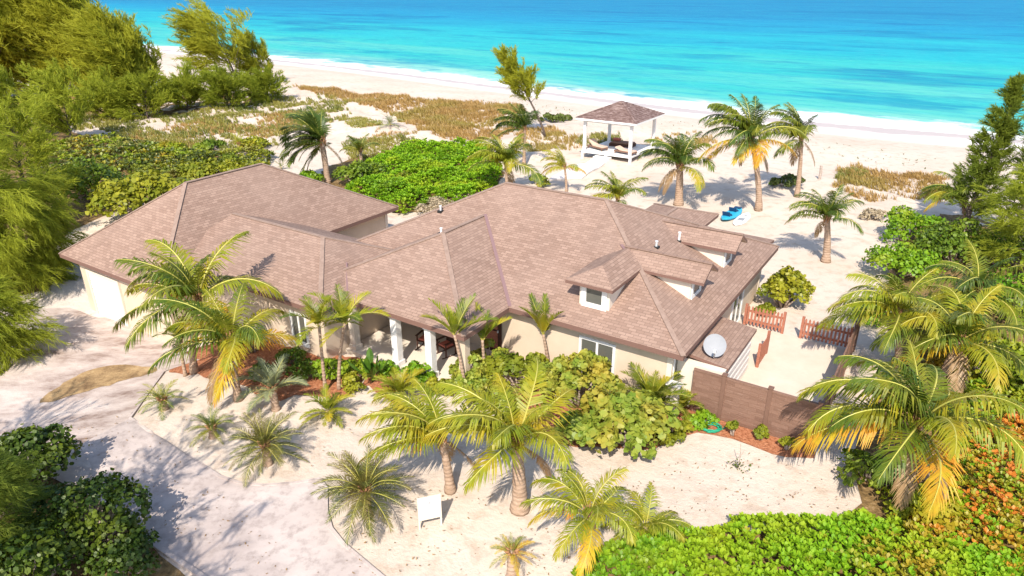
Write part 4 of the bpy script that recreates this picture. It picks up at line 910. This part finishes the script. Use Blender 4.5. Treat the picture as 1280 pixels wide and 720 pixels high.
# behind and around the house
shrub('wide yellow green sea grape thicket behind the left end of the garage', (185, 268), 4.2, 3.0, 3.2, 6000, .30, 'grape_y', 31, 34, 'sea_grape_thicket', r0=.36)
shrub('sea grape behind the ridge of the garage roof', (285, 222), 3.6, 2.2, 2.0, 3600, .27, 'grape_y', 32, 22, 'sea_grape_thicket', r0=.4)
for i, (px, rx, h, mt, lab) in enumerate((((215, 190), 1.6, 1.2, 'mixed', 'small yellow green dune bush at the left of three above the thicket'), ((262, 186), 1.5, 1.1, 'darkshrub', 'small dark dune bush in the middle of three above the thicket'), ((315, 186), 1.9, 1.3, 'mixed', 'small yellow green dune bush at the right of three above the thicket'))):
    shrub(lab, px, rx, rx * .8, h, 1100, .22, mt, 130 + i, 12, 'dune_bush', 'dune bushes behind the garage', r0=.38)
low('bright little palm on the dune left of the wind bent palm', (300, 190), 1.2, 18, 'sago', ('palm_lime',) * 3, 'young_palm', seed=46, h=.8)
low('little green palm on the dune above the sea grape thicket', (152, 196), 1.2, 18, 'sago', ('palm_green',) * 3, 'young_palm', seed=47, h=.8)
shrub('dark rounded bush near the left casuarina trunks', (120, 250), 2.6, 2.4, 3.2, 3200, .24, 'darkshrub', 33, 18, r0=.38)
shrub('olive shrub in shadow at the back of the garage wall', (455, 232), 2.2, 1.6, 2.2, 2600, .20, 'darkshrub', 34, 16, r0=.38)
shrub('green leafy bush at the trunk of the wind bent palm', (388, 232), 1.3, 1.0, 1.3, 1300, .20, 'bright2', 35, 10, r0=.38)
shrub('olive leaved bush right of the wind bent palm', (500, 238), 1.7, 1.3, 1.6, 1800, .17, 'grape_y', 36, 12, r0=.4)
shrub('grey dry bush behind the valley between the roofs', (546, 268), 1.5, 1.2, 1.3, 1600, .11, 'dry', 37, 14, r0=.36)
shrub('small grey dry bush near the edge of the main roof', (580, 255), .9, .8, .9, 900, .11, 'dry', 38, 9, r0=.36)
shrub('dark prickly bush on the sand behind the beach palms', (982, 232), 1.5, 1.0, 1.1, 1300, .16, 'olive', 39, 12)
shrub('tiny green bush at the foot of the leaning beach palm', (968, 230), .6, .5, .5, 500, .14, 'bright2', 40, 6)
shrub('low leafy bush at the end of the boardwalk', (672, 232), .9, .8, 1.0, 900, .16, 'grape', 41, 9)
shrub('tangled shrub on the dune behind the gazebo left post', (690, 152), 3.0, 1.6, 1.1, 1600, .25, 'olive', 42, 14)
shrub('dry brown tuft bush alone on the dune sand at the right', (1095, 275), 1.0, .8, .9, 800, .14, 'dry', 43, 9)
# right hand thicket
rt = [(1140, 300, 2.2, 1.8, 2.2, 'bright2', 'bright green shrub at the sand edge beside the ragged yellow palm'), (1125, 345, 2.0, 1.8, 1.9, 'bright2', 'bright green shrub spilling onto the sand path right of the picket fence'), (1190, 330, 2.6, 2.2, 2.6, 'darkshrub', 'dark green shrub mass below the right casuarinas'), (1250, 330, 2.8, 2.2, 2.6, 'darkshrub', 'deep green shrub at the right edge under the casuarinas'), (1265, 400, 2.4, 2.0, 2.4, 'bright2', 'leafy shrub behind the shaded palm at the right edge'), (1240, 470, 2.3, 2.0, 1.7, 'mixed', 'yellow green shrub behind the golden palm at the right edge'), (1100, 400, 1.3, 1.2, 1.3, 'bright2', 'small leafy shrub between the picket fence and the palms'), (1085, 600, .9, .9, 1.0, 'darkshrub', 'grey green shrub at the sand edge left of the golden palm'), (1180, 420, 1.8, 1.6, 2.0, 'grape', 'leafy shrub in the heart of the palm group')]
for i, (u, v, rx, ry, h, mt, lab) in enumerate(rt):
    shrub(lab, (u, v), rx, ry, h, int(900 * rx * ry), .17, mt, 50 + i, 16, group='shrubs on the right hand slope', r0=.38)
# bottom left shrubs
shrub('dark leafy shrub with sunlit top beside the drive at the lower left', (112, 690), 1.8, 1.6, 2.3, 5600, .13, 'shadeshrub', 61, 30, r0=.30)
shrub('dark shrub filling the lower left corner', (40, 740), 1.7, 1.5, 2.4, 4200, .13, 'shadeshrub', 62, 20, r0=.36)
shrub('dark shrub at the left edge above the corner shrubs', (5, 650), 1.4, 1.3, 2.0, 3600, .14, 'shadeshrub', 63, 20, r0=.36)
shrub('tall rounded dark shrub above the lower left corner shrubs', (45, 610), 1.4, 1.3, 2.2, 4200, .14, 'shadeshrub', 65, 24, r0=.33)
shrub('low dark shrub on the kerb of the drive', (165, 715), 1.0, .9, 1.1, 2200, .11, 'shadeshrub', 64, 14, r0=.36)

# ---- ground cover
def rosettes(P, size, rng, leaves=7, el=(25, 65)):
    n = len(P); out = []
    for j in range(leaves):
        a = 2 * math.pi * j / leaves + rng.random(n) * 1.2; e = np.radians(rng.uniform(el[0], el[1], n)); ln = size * rng.uniform(.7, 1.2, n)
        t = np.stack([np.cos(e) * np.cos(a), np.cos(e) * np.sin(a), np.sin(e)], -1); s_ = np.stack([-np.sin(a), np.cos(a), np.zeros(n)], -1)
        L_ = ln[:, None]; dn = np.array([0, 0, -1.]) * L_
        out.append(np.stack([P, P + t * L_ * .65 + s_ * L_ * .24, P + t * L_ + dn * .12, P + t * L_ * .65 - s_ * L_ * .24], 1))
    return np.concatenate(out)
def cover(name, poly, dens, size, h, mats, probs, seed, leaves=7, edge=.5, bumps=1.0, el=(25, 65)):
    rng = np.random.default_rng(seed); xs = [p[0] for p in poly]; ys = [p[1] for p in poly]
    n = int((max(xs) - min(xs)) * (max(ys) - min(ys)) * dens)
    x = rng.uniform(min(xs), max(xs), n); y = rng.uniform(min(ys), max(ys), n); k = inside(x, y, poly); x = x[k]; y = y[k]
    lump = .5 + .5 * np.clip(wav(x * 2.6 + seed, y * 2.6) * 1.2, -1, 1)
    q = np.array(poly); ed = np.full(len(x), 9.)
    for i in range(len(q)):
        a = q[i]; b = q[(i + 1) % len(q)]; t = np.clip(((x - a[0]) * (b[0] - a[0]) + (y - a[1]) * (b[1] - a[1])) / max(((b - a) ** 2).sum(), 1e-6), 0, 1); ed = np.minimum(ed, np.hypot(x - a[0] - t * (b[0] - a[0]), y - a[1] - t * (b[1] - a[1])))
    hh = h * (.35 + .65 * S(ed / edge)) * (1 - .5 * bumps + .5 * bumps * lump * 1.6) * rng.uniform(.55, 1.08, len(x)) ** .8
    P = np.stack([x, y, hgt(x, y) + hh], -1)
    patch = np.clip(.5 + .5 * wav(x * 1.7 + 9, y * 1.7 - 4) + .12 * rng.normal(size=len(x)), 0, .9999)
    cum = np.cumsum(probs) / sum(probs); mi = np.searchsorted(cum, patch)
    mi = np.clip(mi, 0, len(mats) - 1); F = rosettes(P, size, rng, leaves, el)
    return tag(link(name, poly_mesh(name, F, mats, np.tile(mi, leaves))), kind='stuff')
gp = GP([(1110, 655), (1075, 648), (1020, 660), (960, 655), (900, 662), (860, 672), (830, 668), (795, 676), (760, 690), (735, 705), (715, 745), (690, 850), (1350, 850), (1300, 700), (1180, 690)])
cover('ground_cover', jagged(gp, .08, .35, 2), 95, .17, .65, ['bright2', 'bright', 'mixed'], (.25, .62, .13), 3, edge=.45)
gp = GP([(1110, 655), (1135, 600), (1180, 585), (1230, 540), (1300, 500), (1500, 520), (1500, 850), (1300, 850), (1180, 700)])
cover('ground_cover', jagged(gp, .08, .35, 4), 80, .17, .55, ['orange', 'mixed', 'bright', 'orange', 'mixed'], (.36, .20, .12, .18, .14), 7, edge=.4)
gp = GP([(1200, 560), (1150, 540), (1160, 500), (1230, 470), (1320, 440), (1400, 500), (1300, 520)])
cover('ground_cover', jagged(gp, .08, .4, 5), 55, .17, .5, ['mixed', 'bright2', 'orange', 'darkshrub'], (.3, .4, .12, .18), 8)
gp = GP([(468, 205), (520, 188), (575, 184), (608, 190), (630, 215), (618, 245), (590, 262), (545, 255), (500, 272), (470, 262), (430, 245), (440, 222)])
cover('bright_thicket', jagged(gp, .1, .5, 6), 42, .24, 1.1, ['bright2', 'bright', 'bright2'], (.2, .65, .15), 9, edge=.8)
gp = GP([(150, 212), (185, 196), (240, 190), (275, 198), (310, 188), (345, 198), (330, 212), (250, 222), (170, 232)])
cover('ground_cover', jagged(gp, .3, .8, 7), 18, .32, .7, ['mixed', 'olive', 'grape_y', 'greengrass'], (.3, .25, .3, .15), 10)

gp = GP([(40, 195), (90, 180), (140, 172), (190, 182), (215, 192), (150, 215), (90, 250), (40, 260)])
cover('ground_cover', jagged(gp, .3, 1, 17), 9, .38, .6, ['greengrass', 'mixed', 'olive', 'greengrass'], (.3, .25, .2, .25), 15)

# ---- dune grasses
def grass(name, poly, dens, h, mt, seed, wd=.035, nb=9, thr=-2, lean=(-.5, .15)):
    rng = np.random.default_rng(seed); xs = [p[0] for p in poly]; ys = [p[1] for p in poly]
    n = int((max(xs) - min(xs)) * (max(ys) - min(ys)) * dens); x = rng.uniform(min(xs), max(xs), n); y = rng.uniform(min(ys), max(ys), n)
    k = inside(x, y, poly) & (wav(x * 1.9 + seed, y * 1.9) + .25 * rng.normal(size=n) > thr); x = x[k]; y = y[k]; n = len(x); z = hgt(x, y); out = []
    for j in range(nb):
        a = rng.random(n) * 6.28; hh = h * rng.uniform(.5, 1.2, n); sp = rng.uniform(.1, .7, n) * hh
        b = np.stack([x + rng.normal(0, .1, n), y + rng.normal(0, .1, n), z - .02], -1); tip = b + np.stack([np.cos(a) * sp + lean[0] * hh * .6, np.sin(a) * sp + lean[1] * hh, hh], -1)
        s_ = np.stack([-np.sin(a), np.cos(a), np.zeros(n)], -1) * wd; mid = (b * .5 + tip * .5) + np.array([0, 0, 1.]) * (hh * .12)[:, None]
        out.append(np.stack([b - s_, b + s_, mid + s_ * .8, mid - s_ * .8], 1)); out.append(np.stack([mid - s_ * .8, mid + s_ * .8, tip + s_ * .1, tip - s_ * .1], 1))
    return tag(link(name, poly_mesh(name, np.concatenate(out), mt)), kind='stuff')
def GRS(name, px, dens, h, mt, seed, jag=.4, **k): return grass(name, jagged(smoothp(GP(px), 1), jag, 1.5, seed), dens * 2.2, h * .72, mt, seed, **k)
GRS('dune_grass', [(365, 105), (420, 112), (470, 120), (520, 124), (580, 128), (650, 130), (655, 142), (600, 145), (590, 165), (540, 172), (500, 148), (440, 128), (385, 115)], 3.6, .7, 'dunegrass', 1, wd=.035, thr=-.5)
GRS('dune_grass', [(520, 138), (600, 132), (650, 136), (640, 172), (580, 180), (545, 172)], 3.5, .6, 'dunegrass', 2, wd=.035, thr=-.4)
GRS('dune_grass', [(640, 160), (700, 158), (735, 178), (700, 190), (650, 190)], 4, .5, 'dunegrass', 3, wd=.03, thr=-.4)
GRS('dune_grass', [(1045, 212), (1075, 205), (1110, 218), (1180, 222), (1200, 232), (1190, 248), (1140, 246), (1090, 250), (1060, 245)], 7, .5, 'dunegrass', 4, wd=.028, thr=-.35)
GRS('beach_grass', [(1042, 222), (1060, 210), (1085, 213), (1080, 224), (1050, 226)], 9, .45, 'greengrass', 5, wd=.028, thr=-.9)
GRS('dune_grass', [(800, 185), (880, 190), (900, 172), (870, 165), (820, 170)], 4, .4, 'dunegrass', 6, wd=.03, thr=-.1)
GRS('beach_grass', [(725, 172), (760, 165), (780, 172), (770, 182), (735, 185)], 6, .5, 'greengrass', 7, wd=.03, thr=-.6)
GRS('beach_grass', [(110, 150), (260, 140), (380, 118), (430, 125), (440, 150), (360, 160), (330, 190), (180, 196)], 3.0, .55, 'greengrass', 8, wd=.045, thr=-.05)
GRS('dune_grass', [(150, 165), (260, 150), (350, 140), (420, 140), (360, 175), (200, 190)], 2.6, .5, 'dunegrass', 13, wd=.04, thr=-.1)
GRS('beach_grass', [(420, 150), (470, 148), (480, 158), (440, 165)], 5, .4, 'greengrass', 9, wd=.035, thr=-.9)
GRS('beach_grass', [(425, 180), (470, 172), (520, 178), (600, 178), (640, 188), (600, 192), (520, 195), (440, 205)], 4, .5, 'greengrass', 10, wd=.035, thr=-.3)
GRS('dune_grass', [(440, 158), (500, 165), (540, 175), (500, 185), (450, 178)], 4, .4, 'dunegrass', 11, wd=.03, thr=.1)
GRS('beach_grass', [(40, 150), (100, 142), (150, 145), (140, 160), (60, 165)], 2.5, .6, 'greengrass', 12, wd=.045, thr=-.5)

# ---- casuarinas: feathery trees of drooping needle sprays
def tufts(P, Dr, rng, n, ln, wd, spread=.4, droop=.15):
    """feathery sprays: n fine needles fanned around each point P along direction Dr"""
    m = len(P); out = []
    for j in range(n):
        f = (j + rng.random(m)) / n
        d = unit(Dr + spread * rng.normal(size=(m, 3))); off = (f * ln * .9)[:, None] * Dr
        l = (ln * .62 * rng.uniform(.5, 1.1, m) * (1 - .45 * f))[:, None]; s_ = unit(np.cross(d, rng.normal(size=(m, 3)))) * wd
        b = P + off + np.array([0, 0, -droop * ln]) * (f ** 2)[:, None]; e = b + d * l + np.array([0, 0, -droop]) * l
        out.append(np.stack([b - s_ * .5, b + s_ * .5, e + s_ * .12, e - s_ * .12], 1))
    return np.concatenate(out)
def casuarina(label, base, h, rad, seed, mt='cas', nb=26, tn=18, tl=.9, tw=.045, wind=(-.6, 0, .25), lean=(0, 0), low=.12, shape='spread', per=6, name='casuarina_tree', group='feathery casuarina trees', tr=.16, top=1.0, droop=.15, sc_=.11, side=0):
    rng = np.random.default_rng(seed); base = Vector(base); r = root(name, label, 'tree', base, 0, group)
    wv = np.array(wind, float); mb = MB(); path = []; rad_ = []
    for i in range(9):
        t = i / 8; path.append(Vector((lean[0] * t ** 1.4 + .05 * h * math.sin(3 * t + seed) * t, lean[1] * t ** 1.4, h * t - (.2 if i == 0 else 0)))); rad_.append(tr * (1 - t) ** .8 + .015)
    mb.tube(path, rad_, 8); P = []; D_ = []
    for i in range(nb):
        t = low + (top - low) * (i + rng.random() * .8) / nb; j = min(int(t * 8), 7); p0 = path[j].lerp(path[j + 1], t * 8 - j); a = i * 2.4 + rng.normal(0, .3)
        prof = {'spread': (1 - .5 * t) * (.55 + .45 * min(1, t * 3)), 'spire': (1 - t) ** .8 * .9 + .10, 'mop': 1 - .3 * t}[shape]
        ln = rad * prof * rng.uniform(.6, 1.2); el = rng.uniform(.1, .7) + (.35 if t > .8 else 0)
        d = np.array([math.cos(a) * math.cos(el), math.sin(a) * math.cos(el), math.sin(el)]) + wv * .6; d /= np.linalg.norm(d)
        q = np.array(p0); pts = [q.copy()]; st = 7
        for k in range(st):
            d = d + wv * .10 + np.array([0, 0, -.03]) + rng.normal(0, .08, 3); d /= np.linalg.norm(d); q = q + d * ln / st; pts.append(q.copy())
            if k >= 1 or ln < 1.5:
                for _ in range(per if k > 2 else per // 2 + 1):
                    o_ = rng.normal(0, sc_ * ln * .8 + .08, 3); P.append(q + o_ * [1, 1, .8]); D_.append(d * .8 + wv * .7 + rng.normal(0, .28, 3) + np.array([0, 0, .12]))
        mb.tube([Vector(x) for x in pts[::2]], np.linspace(max(tr * .30 * (1 - t * .5), .02), .012, len(pts[::2])), 5)
    mb.build('trunk', 'bark', r, True); P = np.array(P); D_ = unit(np.array(D_))
    link('crown', poly_mesh('crown', tufts(P, D_, rng, tn, tl, tw, droop=droop), mt), r); return r
far = [((8, 128), 10.5, 9, 'tall wind combed casuarina at the far left edge of the beach thicket'), ((70, 122), 11, 9, 'broad casuarina, second from the left in the beach thicket'), ((128, 122), 11, 8.5, 'tallest casuarina in the middle of the beach thicket'), ((178, 128), 7, 6.5, 'casuarina at the right flank of the beach thicket')]
for i, (px, h, rd, lab) in enumerate(far): casuarina(lab, G(*px), h, rd * 1.08, 70 + i, 'cas', 58, 22, 2.1, .11, (-.75, 0, .55), (-2, 0), .03, per=9, sc_=.14)
casuarina('airy wind combed casuarina standing apart before the turquoise water', G(298, 112), 8.6, 8.0, 76, 'cas', 34, 20, 1.9, .095, (-.95, 0, .38), (-2.5, 0), .2, per=5)
casuarina('low casuarina at the end of the thicket where the beach opens', G(330, 106), 5.6, 5.2, 77, 'cas', 28, 18, 1.4, .08, (-.7, 0, .35), (-.8, 0), .1, per=5)
sh_ = [((140, 150), 3.0, 3), ((185, 148), 3.4, 3.2), ((235, 138), 3.2, 3.0), ((285, 134), 2.6, 2.8), ((335, 128), 2.6, 2.8)]
wd_ = ['leftmost', 'second', 'middle', 'fourth', 'rightmost']
for i, (px, h, rd) in enumerate(sh_): h *= .9; rd *= 1.45; casuarina('bushy young casuarina, %s of five in the row below the beach thicket' % (wd_[i] + (' from the left' if i in (1, 3) else '')), G(*px), h, rd, 80 + i, 'cas_near', 26, 18, 1.1, .075, (-.3, 0, .2), (0, 0), .02, per=6, tr=.08, name='young_casuarina', group='young casuarinas below the thicket')
casuarina('young feathery casuarina at the left edge below the red earth track', G(15, 178), 4.6, 4.6, 87, 'cas_near', 22, 20, 1.2, .07, (-.5, 0, .5), (0, 0), .05, per=6, tr=.1, name='young_casuarina')
casuarina('young feathery casuarina between the red earth track and the dune', G(90, 178), 4.6, 4.6, 88, 'cas_near', 22, 20, 1.2, .07, (-.5, 0, .5), (0, 0), .05, per=6, tr=.1, name='young_casuarina')
casuarina('tall casuarina at the left edge beside the garage', G(8, 372), 7.6, 3.7, 90, 'cas_near', 42, 30, 1.1, .026, (-.15, 0, -.15), (.4, 0), .12, per=6, droop=.5)
casuarina('casuarina with drooping green sprays in front of the garage corner', G(44, 352), 5.4, 2.7, 91, 'cas_near', 34, 30, 1.0, .026, (.1, 0, -.25), (.4, 0), .08, per=6, droop=.6)
casuarina('casuarina behind the left end of the garage with a forked pale branch', G(52, 296), 7.2, 4.2, 92, 'cas_near', 38, 24, 1.1, .04, (-.2, 0, .15), (0, 0), .15, per=5, droop=.3)
casuarina('slender casuarina by the beach bent far over to the left', G(682, 172), 7.0, 2.6, 93, 'cas', 24, 20, 1.1, .07, (-.4, 0, .6), (-4.2, 0), .48, per=3, tr=.13, sc_=.06)
casuarina('spire topped casuarina standing clear above the right shrubs', G(1203, 292), 9.0, 1.5, 94, 'cas_dark', 40, 22, .8, .045, (-.1, 0, .45), (.6, 0), .1, 'spire', per=4, droop=.2)
casuarina('tall spire topped casuarina at the right edge', G(1262, 305), 10, 1.9, 95, 'cas_dark', 40, 22, .8, .04, (-.1, 0, .4), (.3, 0), .1, 'spire', per=3, droop=.2)
casuarina('spreading casuarina at the right edge below the spires', G(1275, 345), 4.6, 3.0, 96, 'cas_near', 20, 24, .9, .035, (-.25, 0, .1), (0, 0), .15, per=4, droop=.3)
casuarina('low feathery casuarina at the left edge beside the sandy drive', G(2, 452), 3.2, 2.0, 102, 'cas_near', 26, 24, .9, .026, (.1, 0, -.1), (.3, 0), .08, per=5, droop=.5, name='young_casuarina')
# trees on the near left that shade the drive
NL = dict(tn=16, tl=.7, tw=.03, per=3, droop=.2)
casuarina('tall casuarina at the near left whose branches shade the drive', (-12.4, 9.0, hgt1(-12.4, 9.0)), 9.0, 4.2, 97, 'cas_dark', 19, wind=(-.1, 0, .1), low=.45, **NL)
casuarina('tall casuarina leaning over the near left end of the drive', (-10.6, 5.5, hgt1(-10.6, 5.5)), 8.5, 3.0, 100, 'cas_dark', 18, wind=(-.1, 0, .1), low=.5, **NL)
casuarina('tall casuarina left of the drive before the brown debris', (-19.5, 13.0, hgt1(-19.5, 13.0)), 8.0, 3.2, 101, 'cas_near', 20, wind=(-.1, 0, .1), low=.45, **NL)
casuarina('soft dark casuarina at the left edge above the corner shrubs', (-13.2, 13.2, hgt1(-13.2, 13.2)), 3.4, 1.3, 99, 'cas_dark', 26, 30, .7, .016, (.1, 0, -.1), (0, 0), .1, per=6, droop=.4)

# ---- fallen leaves and scraps on the sand
rng = np.random.default_rng(77)
for nm, px, n_, sz, mt in (('leaf_debris', [(480, 600), (700, 600), (720, 700), (600, 790), (420, 720)], 260, .07, 'palm_dead'), ('leaf_debris', [(780, 600), (900, 560), (1050, 590), (1060, 640), (880, 655), (800, 640)], 160, .07, 'palm_dead'), ('leaf_debris', [(170, 520), (300, 500), (480, 540), (420, 600), (280, 590)], 200, .06, 'palm_dead'), ('leaf_debris', [(60, 520), (160, 520), (300, 640), (400, 720), (260, 720), (180, 640)], 260, .07, 'palm_dead'), ('seaweed_scraps', [(560, 128), (900, 168), (1180, 222), (1180, 200), (900, 158), (600, 122)], 420, .22, 'olive')):
    poly = GP(px); xs = [p[0] for p in poly]; ys = [p[1] for p in poly]; x = rng.uniform(min(xs), max(xs), n_ * 3); y = rng.uniform(min(ys), max(ys), n_ * 3); k = inside(x, y, poly); x = x[k][:n_]; y = y[k][:n_]
    P = np.stack([x, y, hgt(x, y) + .07], -1); tag(link(nm, poly_mesh(nm, leaf_faces(P, rng.normal(0, .3, P.shape) + [0, 0, 1], sz, rng, 5, .45), mt)), kind='stuff')
